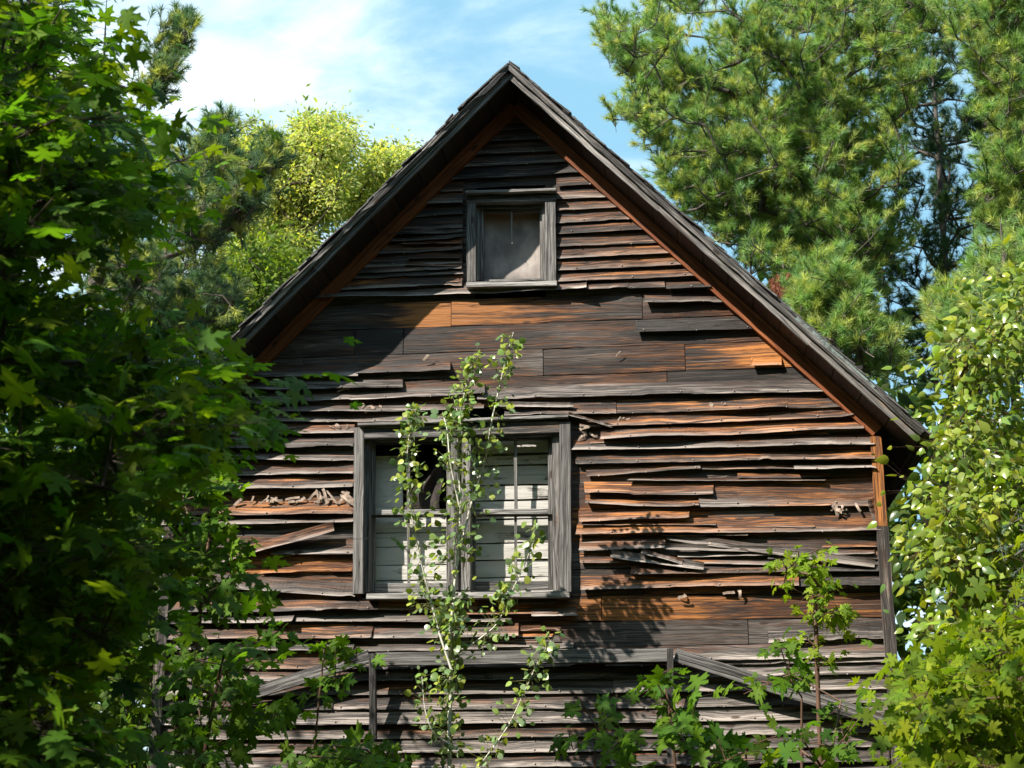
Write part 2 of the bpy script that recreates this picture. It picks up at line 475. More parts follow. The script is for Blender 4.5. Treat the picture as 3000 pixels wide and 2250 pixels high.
# clapboards, row by row: (x of the reading, y of the reading) at the lower lip, in photo pixels
mb = MB()
GAB = [(1500, 384), (1500, 416), (1500, 452), (1500, 486), (1500, 523), (1730, 546), (1730, 583), (1730, 617), (1730, 654), (1730, 686), (1730, 722), (1730, 758), (1730, 794), (1730, 827)]
zs = [Z(*p) for p in GAB]
ztop = ZA - .02
for i, zb in enumerate(zs):
    h = (zs[i-1] if i else ztop) - zb + .03
    hw = wall_half(zb, -.01) + .03
    for (a, b) in cut(-hw, hw, zb, zb + h - .04, .105):
        left = b < -.1 and i > 5
        k = 2 if (left and i > 8 and i % 3 == 0) else 1
        for q in range(k):
            clapboard(mb, a, b, zb + q*.045, zb + q*.045 + random.uniform(-.008, .012), h - q*.02, lip=random.uniform(.024, .036), lipvar=.020 if left else .008,
                      orange=random.uniform(-.1, .2), wob=.009 if left else .0015)
# the big warped board under the small window, and short ends beside it
clapboard(mb, X(930, 880), X(1720, 850), Z(930, 886), Z(1720, 851), .10, lip=.05, lipvar=.035, orange=-.2, dark=-.2, wob=.016)
clapboard(mb, X(1650, 850), X(1947, 850), Z(1650, 858), Z(1947, 846), .09, lip=.04, orange=0)
clapboard(mb, X(1952, 850), X(2080, 850), Z(1952, 853), Z(2080, 848), .09, lip=.035, orange=-.1)
clapboard(mb, X(1888, 890), X(2115, 890), Z(1888, 891), Z(2115, 889), .09, lip=.04, orange=-.1, dark=-.1)
clapboard(mb, X(1864, 975), X(2215, 965), Z(1864, 978), Z(2215, 966), .115, lip=.035, orange=-.5, dark=.9)
clapboard(mb, X(2202, 1075), X(2290, 1075), Z(2202, 1074), Z(2290, 1072), .075, lip=.02, orange=.7, dark=-.3)
# upper left, half in the roof's shade
for (x0, x1, y0, y1, hh) in ((1045, 1320, 1100, 1088, .062), (740, 1050, 1112, 1106, .10), (700, 1180, 1148, 1140, .075), (690, 1420, 1190, 1160, .085), (820, 1420, 1212, 1205, .05), (650, 1300, 1240, 1236, .085), (640, 1090, 1020, 1018, .0)):
    if hh: clapboard(mb, X(x0, y0), X(x1, y1), Z(x0, y0), Z(x1, y1), hh + .02, lip=random.uniform(.035, .055), lipvar=.025, wob=.010, orange=random.uniform(-.25, .15))
# right field
def row(x0, x1, y0, y1, h, **kw):
    clapboard(mb, X(x0, y0), X(x1, y1), Z(x0, y0), Z(x1, y1), h, **kw)
RH = .128
row(1400, 2430, 1174, 1150, .115, lip=.045, lipvar=.02, orange=-.3, dark=.1)
row(1808, 2480, 1214, 1196, .12, lip=.035, lipvar=.02, orange=.15)
row(1480, 1806, 1222, 1215, .13, lip=.03, orange=0)
row(1700, 2500, 1256, 1226, .115, lip=.05, lipvar=.03, wob=.010)
row(1760, 2530, 1292, 1262, .115, lip=.055, lipvar=.03, wob=.012, orange=.05, dark=-.1)
row(1680, 2562, 1322, 1308, .11, lip=.05, lipvar=.03, wob=.008, orange=-.1, dark=-.1)
row(1688, 2562, 1362, 1349, .105, lip=.055, lipvar=.035, wob=.012)
row(1720, 2050, 1398, 1378, .085, lip=.045, lipvar=.02, wob=.010)
row(2040, 2330, 1378, 1378, .06, lip=.03, orange=.2)
row(2325, 2562, 1381, 1380, .075, lip=.055, orange=-.4, dark=-.3)
row(1715, 2090, 1450, 1452, .105, lip=.045, lipvar=.025, wob=.012, orange=.15, dark=-.1)
row(1715, 2048, 1478, 1490, .075, lip=.05, lipvar=.02, wob=.01)
row(2048, 2565, 1488, 1484, .21, lip=.034, lipvar=.012, orange=-.05, top=.009)
row(1698, 2020, 1533, 1522, .11, lip=.058, lipvar=.02, wob=.010, orange=.1, dark=-.2)
row(1692, 2575, 1570, 1556, .125, lip=.048, lipvar=.022, wob=.008, dark=-.05)
row(1700, 1949, 1615, 1608, .105, lip=.03, orange=.1)
row(2250, 2572, 1640, 1643, .19, lip=.03, orange=-.05)
row(1700, 1840, 1650, 1650, .08, lip=.02, orange=.2)
row(1850, 2330, 1688, 1676, .10, lip=.036, lipvar=.02, wob=.008, orange=.15)
row(1702, 2340, 1730, 1718, .115, lip=.05, lipvar=.025, wob=.010, dark=-.1)
row(2330, 2575, 1680, 1676, .12, lip=.05, orange=-.3, dark=.5)
row(2330, 2578, 1722, 1718, .12, lip=.04, orange=-.3, dark=.5)
# left field
for (x0, x1, y0, y1, h, lp, od) in ((480, 1040, 1282, 1270, .10, .04, -.1), (480, 1040, 1322, 1314, .115, .05, -.25), (480, 1040, 1345, 1356, .08, .05, -.2), (480, 1040, 1400, 1392, .12, .045, 0), (480, 1040, 1440, 1430, .115, .04, 0),
                                    (480, 1040, 1513, 1510, .12, .045, .1), (480, 1040, 1543, 1534, .085, .055, -.25), (800, 1040, 1628, 1626, .13, .05, -.1), (480, 800, 1600, 1610, .1, .03, 0),
                                    (480, 1045, 1712, 1752, .12, .04, -.4), (480, 1110, 1797, 1790, .105, .045, .05), (480, 864, 1832, 1826, .095, .05, -.4), (868, 1500, 1824, 1822, .085, .045, -.25),
                                    (480, 1092, 1876, 1872, .115, .045, .1), (1096, 1520, 1872, 1866, .11, .045, -.15), (480, 1040, 1905, 1908, .085, .05, -.2), (1040, 1680, 1912, 1900, .07, .05, -.2)):
    row(x0, x1, y0, y1, h, lip=lp, lipvar=.022, wob=.007, orange=od + random.uniform(-.1, .1))
# under the window
row(1095, 1400, 1790, 1788, .10, lip=.03, orange=.3, dark=-.2)
row(1405, 1628, 1785, 1772, .07, lip=.045, orange=0)
row(1560, 1690, 1808, 1806, .075, lip=.055, orange=-.3)
row(1430, 1682, 1904, 1906, .075, lip=.05, lipvar=.012, orange=-.4, dark=-.3)
row(2250, 2590, 1886, 1872, .10, lip=.03, orange=-.4, dark=.1)
row(1680, 2592, 1944, 1926, .115, lip=.045, lipvar=.016, orange=-.25, dark=0)
# narrow splits and slivers between the rows
rs = random.Random(11)
for k in range(40):
    zone = rs.choice(((1690, 2560, 1200, 1735), (1690, 2560, 1250, 1735), (490, 1030, 1190, 1900), (1100, 1640, 1790, 1900), (1640, 1950, 560, 840), (1150, 1350, 620, 860)))
    px_ = rs.uniform(zone[0], zone[1] - 120); py_ = rs.uniform(zone[2], zone[3]); ln = rs.uniform(160, 640)
    px2 = min(px_ + ln, zone[1]); dy = rs.uniform(-7, 5)*ln/400
    half = wall_half(Z(px_, py_)) - .05
    xa, xb = X(px_, py_), X(px2, py_ + dy)
    if xa < -half or xb > half: continue
    clapboard(mb, xa, xb, Z(px_, py_), Z(px2, py_ + dy), rs.uniform(.022, .045), lip=rs.uniform(.022, .040), lipvar=.014, wob=.003, top=.018, th=.005, ragged=.03, orange=rs.uniform(-.2, .3), dark=rs.uniform(-.3, 0))
# lower storey
ys = [1957, 1992, 2035, 2078, 2120, 2162, 2205, 2247, 2290, 2332, 2375]
for i, y in enumerate(ys):
    for (a, b) in (((480, random.randint(900, 1400)),) * 1):
        row(a, b, y + 6, y + 3, .145, lip=random.uniform(.03, .05), lipvar=.010, orange=random.uniform(-.35, .1))
        m = random.randint(1700, 2150)
        row(b + 2, m, y + 3, y - 4, .145, lip=random.uniform(.028, .045), lipvar=.012, orange=random.uniform(-.55, .0), dark=random.uniform(-.1, .35))
        row(m + 2, 2605, y - 4, y - 16, .145, lip=random.uniform(.028, .045), lipvar=.012, orange=random.uniform(-.55, .0), dark=random.uniform(-.1, .35))
zb = Z(1500, 2375) - .12
while zb > GROUND:
    clapboard(mb, -W, W, zb, zb, .15, lip=.035, lipvar=.012); zb -= .118
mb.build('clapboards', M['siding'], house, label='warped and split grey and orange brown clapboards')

# boards that have come loose: each a part of its own
def loose(pts, w, y0, y1, lab, twist=.5, orange=0, dark=0, th=.009):
    m = MB(); p0, p1 = at(*pts[0]), at(*pts[1])
    sd = nseed(); w1 = wobble(sd, 1.4); r = random.Random(sd); n = 22
    rings, wc, wr = [], [], []
    d = (p1 - p0); L = np.linalg.norm(d); d /= L; upv = np.array([-d[2], 0, d[0]])
    for i in range(n + 1):
        s = i/n; c = p0 + d*L*s; k = w/2*(1 - .25*abs(2*s - 1)**3)
        yy = -(y0 + (y1 - y0)*s) + .008*w1(s*3)
        a = twist*math.sin(s*3.1)
        up = upv*math.cos(a) + np.array([0, -1, 0])*math.sin(a)*-1
        nrm = np.array([0, 1, 0])*th
        tp = c + up*k + np.array([0, yy, 0]); bt = c - up*k + np.array([0, yy, 0]); md = (tp + bt)/2 + np.array([0, .012, 0])
        rings.append([tuple(tp), tuple(md), tuple(bt), tuple(bt + nrm), tuple(md + nrm), tuple(tp + nrm)])
        wc.append([(L*s + sd, q + sd, 0) for q in (w, w/2, 0, -.01, w/2, w + .01)])
        wr.append([(r.random()*.05 + .6, orange, dark, t) for t in (.1, .5, 1, 1, .5, .1)])
    m.loft(rings, wc, wr)
    m.build('loose_board', M['siding'], house, label=lab)
loose([(560, 1660), (985, 1548)], .10, .03, .10, 'long loose clapboard hanging aslant left of the large window', .6, .15, -.3)
loose([(1790, 1625), (2062, 1662)], .075, .05, .07, 'split grey clapboard slanting right of the large window', .5, -.4, -.4)
loose([(1955, 1572), (2560, 1655)], .075, .04, .06, 'long grey clapboard sagging towards the right corner', .4, -.4, -.3)
loose([(1930, 1604), (2290, 1612)], .05, .06, .05, 'thin bleached clapboard strip under the sagging one', .2, -.5, -.5)
loose([(1667, 1218), (1795, 1253)], .035, .07, .06, 'thin stick slanting from the large window head', .9, -.3, -.2)
loose([(1462, 1188), (1682, 1192)], .05, .05, .07, 'curled grey clapboard end above the large window', .5, -.5, -.4)
loose([(2549, 1465), (2582, 1558)], .075, .06, .05, 'short slanted board nailed by the right corner', .1, .1, 0)
loose([(1880, 1618), (2000, 1650)], .05, .08, .07, 'broken clapboard end sticking out', .8, .0, 0)

# curled scraps of bark lining in the torn rows
def scraps(x0, x1, y0, y1, n, smin=.03, smax=.09):
    for k in range(n):
        c = at(random.uniform(x0, x1), random.uniform(y0, y1)); c[1] = -random.uniform(.02, .045)
        L = random.uniform(smin, smax)*1.35; a = random.uniform(-.9, .9) + (1.57 if random.random() < .3 else 0); wd = random.uniform(.004, .013); R = random.uniform(.006, .014)
        rings = []; m = MB()
        for i in range(9):
            s = i/8; ph = s*(2.0 + 1.3*math.sin(k*1.7))
            ax = np.array([math.cos(a), 0, math.sin(a)])*L*(s - .5); b = np.array([-math.sin(a), 0, math.cos(a)])
            o = np.array([0, -R*math.sin(ph), 0]) + b*.012*math.cos(ph*1.3)
            rings.append([tuple(c + ax + o + b*wd), tuple(c + ax + o - b*wd), tuple(c + ax + o - b*wd + np.array([0, .003, 0])), tuple(c + ax + o + b*wd + np.array([0, .003, 0]))])
        m.loft(rings, [[(0, 0, 0)]*4]*9, [[(0, 0, 0, 0)]*4]*9)
        m.build('bark_scrap', M['scrap'], house)
scraps(700, 900, 1462, 1477, 9); scraps(900, 1034, 1455, 1476, 15, .05, .12); scraps(1056, 1118, 1194, 1203, 8, .02, .045); scraps(975, 1030, 1252, 1257, 4, .02, .035)
scraps(1000, 1018, 1134, 1148, 3); scraps(2440, 2525, 1490, 1501, 7, .03, .06); scraps(1700, 1770, 1240, 1290, 4, .02, .06); scraps(1815, 1840, 1229, 1235, 4, .02, .03)
scraps(1990, 2010, 1742, 1752, 2, .03, .05); scraps(2120, 2180, 1738, 1744, 2, .05, .08); scraps(2080, 2190, 1188, 1197, 8, .015, .035); scraps(1245, 1252, 1040, 1058, 1, .03, .04); scraps(1812, 1822, 1034, 1042, 1, .03, .05)
scraps(2070, 2090, 1600, 1604, 2, .03, .05)

# corner boards and frieze
for s, lab in ((-1, 'dark left corner board'), (1, 'right corner board, orange above and grey below')):
    m = MB()
    x = s*(W + .012)
    beam(m, (x, -.035, 2.62 + .06), (x, -.035, Z(2590, 1545)), .085, .05, (0, 1, 0), orange=.55 if s > 0 else -.2, dark=-.1 if s > 0 else .2, t=.5)
    beam(m, (x + s*.004, -.037, Z(2590, 1545) - .003), (x + s*.004, -.037, GROUND), .09, .055, (0, 1, 0), orange=-.25, dark=.3, t=.6)
    m.build('corner_board', M['siding'], house, label=lab)
    m = MB()
    dz = .162
    p0 = np.array([s*.004, -.028, ZA + dz/2]); p1 = np.array([s*(W + .03), -.028, ZA + dz/2 - SL*(W + .03)])
    beam(m, p0, p1, .055, dz*math.cos(math.atan(SL)), (0, 0, 1), orange=.2, dark=-.4, t=.3)
    m.build('frieze_board', M['frieze'], house, label='red brown board along the %s slope under the eave' % ('right' if s > 0 else 'left'))

# roof: soffit boards, rake board, rake moulding, shingle courses
XE = at(2692, 1262, -DOV)[0]
cosr = math.cos(math.atan(SL))
def slope(s, x, z_off, y): return np.array([s*x, y, ZT + z_off - SL*x])
roof = bpy.data.objects.new('roof', None); COL.objects.link(roof); roof.parent = house; roof.location = (0, 0, 6.2)
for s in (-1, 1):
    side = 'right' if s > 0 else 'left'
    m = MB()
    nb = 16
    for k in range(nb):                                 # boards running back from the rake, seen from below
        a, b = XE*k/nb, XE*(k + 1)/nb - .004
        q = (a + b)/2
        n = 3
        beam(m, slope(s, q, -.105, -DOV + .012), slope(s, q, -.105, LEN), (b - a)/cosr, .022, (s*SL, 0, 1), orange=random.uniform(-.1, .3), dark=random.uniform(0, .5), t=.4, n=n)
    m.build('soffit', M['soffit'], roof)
    m = MB()
    js = (.002, 1.22, 2.34, XE - .012) if s > 0 else (.002, 1.6, 2.5, XE - .012)
    for q, (a, b) in enumerate(zip(js[:-1], js[1:])):
        e = random.uniform(-.005, .005)
        beam(m, slope(s, a + .0015, -.088 + e, -DOV - .002*q), slope(s, b - .0015, -.088 - e, -DOV - .002*q), .024, .068, (0, 0, 1), orange=random.uniform(-.1, .3) if s > 0 else -.3, dark=random.uniform(-.2, .15), t=.7, rough=.0035)
    m.build('rake_board', M['trim'], roof, label='grey rake board of the %s slope' % side)
    m = MB()
    beam(m, slope(s, .002, -.034, -DOV - .033), slope(s, XE + .02, -.034, -DOV - .033), .05, .036, (0, -.35, 1), orange=-.05, dark=.2, t=.65, rough=.0045)
    m.build('rake_moulding', M['trim'], roof)
    m = MB()
    nc = 34
    for k in range(nc):
        x0, x1 = XE*1.02*k/nc - .02, XE*1.02*(k + 1)/nc + .045
        if k == 0: x0 = 0.0
        yf = -DOV - .052 + random.uniform(-.026, .024)
        A = slope(s, x0, -.004, yf); B = slope(s, x1, .010 + random.uniform(0, .012), yf)
        c1 = slope(s, x0, -.004, LEN + .1); c2 = slope(s, x1, .012, LEN + .1)
        up = np.array([s*SL, 0, 1])*cosr*.011
        rings = []; wcs = []; wrs = []
        rv = random.random(); do = random.uniform(-.2, .4)
        for i in range(6):
            f = i/5
            jr = np.array([0, 0, random.uniform(-.004, .004)])
            P, Q = A + (c1 - A)*f + jr, B + (c2 - B)*f + jr
            rings.append([tuple(P), tuple(Q), tuple(Q + up), tuple(P + up)])
            wcs.append([(f*8 + k, 0 + k, 0), (f*8 + k, .13 + k, 0), (f*8 + k, .15 + k, 0), (f*8 + k, .28 + k, 0)]); wrs.append([(rv, -.2, do, .6)]*4)
        m.loft(rings, wcs, wrs)
        # a second, split shingle tail standing up at the rake
        for _ in range(random.choice((1, 2, 2, 3))):
            q = random.uniform(x0, x1 - .03); L = random.uniform(.03, .12); up_ = random.uniform(.010, .026)
            beam(m, slope(s, q, up_, yf - random.uniform(-.02, .012)), slope(s, q, up_ + random.uniform(-.004, .012), yf + .5), L, random.uniform(.005, .010), (s*SL + random.uniform(-.25, .25), 0, 1), dark=do, t=.6, n=2)
    m.build('shingles', M['shingle'], roof, label='ragged weathered shingles of the %s slope' % side)
# green lichen strip on the right rake
T = NT('lichen'); tc = T.n('ShaderNodeTexCoord').outputs['Object']
cc = T.mix(T.step(T.noise(tc, (30, 30, 30), 4, .7), .4, .6), (.07, .08, .075), (.20, .25, .235))
bb = T.n('ShaderNodeBsdfPrincipled', i_Roughness=.9); T.l(cc, bb.inputs['Base Color']); M['lichen'] = T.out(bb.outputs[0])
m = MB(); q0, q1 = at(2330, 930, -DOV)[0], at(2560, 1140, -DOV)[0]
beam(m, slope(1, q0, -.018, -DOV - .052), slope(1, q1, -.018, -DOV - .052), .018, .03, (0, 0, 1), rough=.003)
m.build('lichen_crust', M['lichen'], roof, label='grey green lichen crust near the foot of the right slope')

# body of the house behind the front: side walls, back wall, floors, so that the rooms are closed and dark
HB = ZE + .1
def box(mb, a, b, **kw):
    a = np.array(a, float); b = np.array(b, float); c = (a + b)/2
    beam(mb, (c[0], c[1], a[2]), (c[0], c[1], b[2]), abs(b[0] - a[0]), abs(b[1] - a[1]), (0, 1, 0), n=2, rough=0, **kw)
for s in (-1, 1):
    m = MB(); box(m, (s*W - .03, .03, GROUND), (s*W + .03, LEN - .1, HB), t=.5); m.build('side_wall', M['siding'], house)
m = MB()
box(m, (-W + .035, LEN - .16, GROUND), (W - .035, LEN - .1, HB)); 
rings = []
for y in (LEN - .16, LEN - .1): rings.append([(-W, y, HB + .002), (W, y, HB + .002), (0, y, HB + SL*W)])
m.loft(rings, [[(0, 0, 0)]*3]*2, [[(.5, 0, .3, .5)]*3]*2)
m.build('back_wall', M['siding'], house)
m = MB()
for zf in (GROUND + .05, Z(1350, 1900), Z(1500, 1100)):
    box(m, (-W + .04, .04, zf - .03), (W - .04, LEN - .2, zf), dark=.6)
box(m, (-W + .04, 2.2, GROUND + .06), (W - .04, 2.25, 5.0 if False else HB), dark=.8)
m.build('floors', M['soffit'], house)

# ---- windows
def bar(m, xa, ya, xb, yb, wpx, Yf, th, vertical, **kw):
    """timber between two photo points in the plane Y = Yf (its front face), wpx wide in photo pixels"""
    p0, p1 = at(xa, ya, Yf), at(xb, yb, Yf)
    w = wpx/FPX*np.linalg.norm(p0 - CAM)
    p0[1] += th/2; p1[1] += th/2
    if vertical: beam(m, p0, p1, w, th, (0, 1, 0), **kw)
    else: beam(m, p0, p1, th, w, (0, 0, 1), **kw)

win = bpy.data.objects.new('attic_window', None); COL.objects.link(win); win.parent = house; win.location = (0, 0, 4.5 - GROUND)
tk = dict(orange=-.5, dark=.05, t=.55)
def part(fn, name, mat, parent, label=None):
    m = MB(); fn(m); return m.build(name, mat, parent, label=label)
part(lambda m: bar(m, 1380, 594, 1381, 824, 27, -.062, .06, True, orange=-.4, dark=.25, t=.5), 'casing', M['trim'], win)
part(lambda m: bar(m, 1612, 587, 1614, 822, 31, -.062, .06, True, **tk), 'casing', M['trim'], win)
part(lambda m: bar(m, 1367, 585, 1629, 579, 20, -.066, .064, False, orange=.0, dark=.2, t=.6), 'head_casing', M['trim'], win)
part(lambda m: bar(m, 1364, 562, 1629, 554, 9, -.12, .11, False, orange=-.5, dark=.0, t=.8), 'drip_cap', M['trim'], win)
part(lambda m: bar(m, 1366, 833, 1631, 829, 15, -.105, .13, False, orange=-.5, dark=0, t=.8), 'sill', M['trim'], win)
def f(m):
    bar(m, 1399, 598, 1400, 822, 13, .0, .10, True, orange=-.5, dark=.2, t=.5)
    bar(m, 1592, 596, 1594, 820, 10, .0, .10, True, orange=-.5, dark=0, t=.6)
    bar(m, 1394, 604, 1598, 602, 12, .0, .10, False, orange=-.5, dark=.3, t=.5)
part(f, 'jamb', M['trim'], win)
def f(m):
    bar(m, 1412, 612, 1413, 824, 10, .032, .035, True, orange=-.5, dark=.2, t=.5)
    bar(m, 1586, 612, 1588, 820, 11, .032, .035, True, **tk)
    bar(m, 1406, 615, 1594, 613, 10, .034, .035, False, orange=-.5, dark=.3, t=.5)
    bar(m, 1420, 822, 1590, 818, 7, .03, .04, False, orange=.1, dark=0, t=.8)
part(f, 'sash', M['trim'], win)
part(lambda m: bar(m, 1499, 617, 1499.5, 714, 5.5, .036, .018, True, orange=-.8, dark=-.2, t=.6), 'muntin', M['trim'], win, label='broken grey muntin hanging in the attic window')
# the stained panel behind it, gently buckled
n = 18
V = []; F = []
for i in range(n + 1):
    for j in range(n + 1):
        u, v = i/n, j/n
        P = at(1408 + 188*u + (6 if True else 0)*(v), 606 + 228*v, .125)
        P[1] += .012*math.sin(u*3.1)*math.sin(v*2.2 + .6) - .018*math.exp(-((u - .55)/.35)**2 - ((v - .9)/.1)**2)
        V.append(P)
for i in range(n):
    for j in range(n):
        a = i*(n + 1) + j; F.append((a, a + n + 1, a + n + 2, a + 1))
V = np.array(V); nv_ = len(V); V2 = V.copy(); V2[:, 1] += .004
F = np.array(F); me = mesh_tris('window_panel', np.vstack([V, V2]), np.vstack([F, F[:, ::-1] + nv_]), smooth=True)
o = link('window_panel', me, M['panel'], win); o['label'] = 'stained grey panel closing the attic window from inside'

win = bpy.data.objects.new('double_window', None); COL.objects.link(win); win.parent = house; win.location = (-.4, 0, 2.2 - GROUND)
part(lambda m: bar(m, 1052, 1252, 1048, 1739, 29, -.062, .06, True, orange=-.6, dark=-.2, t=.6), 'casing', M['trim'], win)
part(lambda m: bar(m, 1655, 1236, 1657, 1734, 33, -.062, .06, True, orange=-.5, dark=-.15, t=.6), 'casing', M['trim'], win)
part(lambda m: bar(m, 1067, 1268, 1348, 1259, 36, -.058, .056, False, orange=-.6, dark=.1, t=.55), 'head_casing', M['trim'], win)
part(lambda m: bar(m, 1350, 1259, 1638, 1249, 34, -.060, .058, False, orange=.1, dark=.2, t=.55), 'head_casing', M['trim'], win)
part(lambda m: bar(m, 1048, 1243, 1664, 1217, 8, -.10, .09, False, orange=-.4, dark=-.1, t=.85), 'drip_cap', M['trim'], win)
part(lambda m: bar(m, 1073, 1747, 1668, 1740, 17, -.11, .14, False, orange=-.5, dark=-.2, t=.8), 'sill', M['trim'], win)
def f(m):
    bar(m, 1333, 1279, 1329, 1728, 25, -.045, .12, True, orange=-.5, dark=.15, t=.5)
    bar(m, 1366, 1275, 1364, 1728, 26, -.03, .12, True, orange=-.6, dark=-.05, t=.6)
part(f, 'mullion', M['trim'], win)
def f(m):
    bar(m, 1075, 1290, 1072, 1735, 18, .0, .14, True, orange=-.5, dark=.1, t=.5)
    bar(m, 1628, 1270, 1630, 1730, 20, -.004, .14, True, orange=.0, dark=0, t=.6)
    bar(m, 1068, 1288, 1345, 1281, 10, .0, .14, False, orange=-.5, dark=.3, t=.4)
    bar(m, 1350, 1278, 1636, 1269, 12, .0, .14, False, orange=-.5, dark=.3, t=.4)
part(f, 'jamb', M['trim'], win)
def sash(x0, x1, yt, ym, yb, name_top, mun, lab):
    def up_(m):
        bar(m, x0 + 7, yt, x0 + 5, ym + 8, 13, .055, .035, True, **tk); bar(m, x1 - 6, yt, x1 - 6, ym + 8, 13, .055, .035, True, **tk)
        bar(m, x0 + 14, yt + 6, x1 - 13, yt + 3, 12, .0555, .034, False, orange=-.5, dark=.3, t=.4); bar(m, x0 + 13, ym + 1, x1 - 13, ym - 1, 15, .0555, .034, False, orange=-.5, dark=0, t=.8)
        if mun: bar(m, mun, yt + 10, mun + 1, ym - 7, 9, .060, .02, True, orange=-.6, dark=-.1, t=.6)
    part(up_, 'upper_sash', M['trim'], win)
    def lo_(m):
        bar(m, x0 + 7, ym, x0 + 4, yb, 14, .095, .035, True, **tk); bar(m, x1 - 6, ym, x1 - 5, yb, 14, .095, .035, True, **tk)
        bar(m, x0 + 13, ym + 9, x1 - 13, ym + 7, 13, .0955, .034, False, orange=-.5, dark=.1, t=.5); bar(m, x0 + 12, yb - 10, x1 - 12, yb - 12, 26, .0955, .034, False, orange=-.6, dark=-.2, t=.6)
        if mun: bar(m, mun, ym + 15, mun + 1, yb - 24, 8, .1, .02, True, orange=-.6, dark=-.1, t=.6)
    part(lo_, 'lower_sash', M['trim'], win)
sash(1086, 1320, 1290, 1500, 1732, '', 1196, '')
sash(1380, 1618, 1279, 1498, 1727, '', 1510, '')
def pane(pts, Y, lab=None):
    V = np.array([at(x, y, Y) for x, y in pts] + [at(x, y, Y + .003) for x, y in pts]); k = len(pts)
    me = bpy.data.meshes.new('pane')
    me.from_pydata([tuple(v) for v in V], [], [tuple(range(k)), tuple(range(2*k - 1, k - 1, -1))] + [(i, i + k, (i + 1) % k + k, (i + 1) % k) for i in range(k)])
    o = link('pane', me, M['glass'], win)
    if lab: o['label'] = lab
pane([(1394, 1290), (1608, 1284), (1608, 1490), (1394, 1492)], .072)
pane([(1394, 1512), (1608, 1510), (1610, 1704), (1393, 1705)], .112)
pane([(1099, 1514), (1310, 1512), (1308, 1708), (1097, 1710)], .112)
pane([(1100, 1493), (1103, 1410), (1112, 1425), (1140, 1462), (1160, 1493)], .072, 'jagged remains of the broken upper left pane')
# boards nailed up inside the room, a hand's breadth behind the glass
m = MB()
YB = .19
def inside_rows(px0, px1, ylist, **kw):
    for a, b in zip(ylist[:-1], ylist[1:]):
        p0, p1 = at(px0, b, YB), at(px1, a, YB)
        plank(m, p0[0], p1[0], p0[2] - .004, p1[2] + .004, YB + random.uniform(0, .012), gap=.001, orange=random.uniform(-.3, .1), dark=random.uniform(-.4, .0))
inside_rows(1350, 1680, [1262, 1330, 1362, 1420, 1465, 1520, 1590, 1640, 1690, 1760])
inside_rows(1090, 1349, [1505, 1560, 1600, 1655, 1700, 1760])
inside_rows(1060, 1180, [1335, 1400, 1450, 1505])
m.build('inner_boards', M['painted'], win, label='old white painted boards nailed up inside the large window')

# the rag hanging in the broken pane: a thing of its own
n = 20; V = []; F = []
for i in range(n + 1):
    for j in range(n + 1):
        u, v = i/n, j/n
        xl = 1272 - 95*v**1.2 + 8*math.sin(v*7); xr = 1300 + 10*math.sin(v*5 + 1) - 30*max(0, v - .7)
        xl = xl - 30*(1 - v)**6*0
        P = at(xl + (xr - xl)*u, 1326 + 165*v + 26*(abs(u - .35))**1.5*(1 - v), .17)
        P[1] += .022*math.sin(u*9 + v*2.5) + .012*math.sin(u*17 - v*4)
        V.append(P)
for i in range(n):
    for j in range(n):
        a = i*(n + 1) + j; F.append((a, a + n + 1, a + n + 2, a + 1))
V = np.array(V); V2 = V.copy(); V2[:, 1] += .006; F = np.array(F)
o = link('rag', mesh_tris('rag', np.vstack([V, V2]), np.vstack([F, F[:, ::-1] + len(V)]), smooth=True), M['cloth'])
tag(o, 'dark ragged cloth hanging inside the broken left half of the large window', 'cloth')

# remains of a porch roof: ledger, posts and braces standing a little off the wall
def timber(name, label, xa, ya, xb, yb, wpx, Yf, th, vertical, **kw):
    part(lambda m: bar(m, xa, ya, xb, yb, wpx, Yf, th, vertical, **kw), name, M['trim'], house, label)
timber('porch_ledger', 'grey ledger beam of the lost porch roof', 1100, 1931, 1962, 1918, 37, -.17, .07, False, orange=-.5, dark=0, t=.6)
timber('porch_strut', 'dark upright strut under the left end of the ledger', 1090, 1914, 1091, 2166, 19, -.185, .05, True, orange=-.5, dark=.35, t=.4)
timber('porch_strut', 'dark upright strut under the right end of the ledger', 1963, 1900, 1964, 2420, 18, -.185, .05, True, orange=-.5, dark=.45, t=.4)
timber('porch_brace', 'grey brace sloping down to the left from the ledger', 1080, 1922, 690, 2045, 36, -.15, .05, False, orange=-.4, dark=.15, t=.5)
timber('porch_brace', 'grey brace sloping down to the right from the ledger', 1978, 1918, 2590, 2112, 38, -.15, .05, False, orange=-.5, dark=0, t=.6)

# ------------------------------------------------------------------ VEGETATION
def fan(outline, fold=.0, curl=.0):
    """leaf template: outline points (x along the midrib, y across) as a triangle fan round the blade's heart"""
    P = [(sum(p[0] for p in outline)/len(outline), 0, 0)] + [(x, y, 0) for x, y in outline]
    P = np.array(P, float)
    P[:, 2] = -fold*np.abs(P[:, 1]) - curl*(P[:, 0] - .3)**2
    k = len(outline)
    T_ = np.array([(0, 1 + i, 1 + (i + 1) % k) for i in range(k)])
    return P, T_
def mirror(half): return half + [(x, -y) for x, y in reversed(half) if abs(y) > 1e-6]
MAPLE = fan(mirror([(.0, .02), (-.10, .12), (-.12, .30), (.03, .38), (.06, .29), (.16, .38), (.21, .57), (.32, .49), (.52, .63), (.47, .42), (.40, .19), (.57, .17), (.66, .29), (.72, .13), (1.0, .0)]), .20, .28)
MAPLE_LOW = fan(mirror([(.0, .03), (-.11, .28), (.06, .28), (.22, .57), (.52, .62), (.40, .19), (.66, .28), (1.0, .0)]), .18, .25)
ASPEN = fan(mirror([(.0, .0), (.02, .26), (.22, .46), (.5, .46), (.78, .27), (1.0, .0)]), .12, .15)
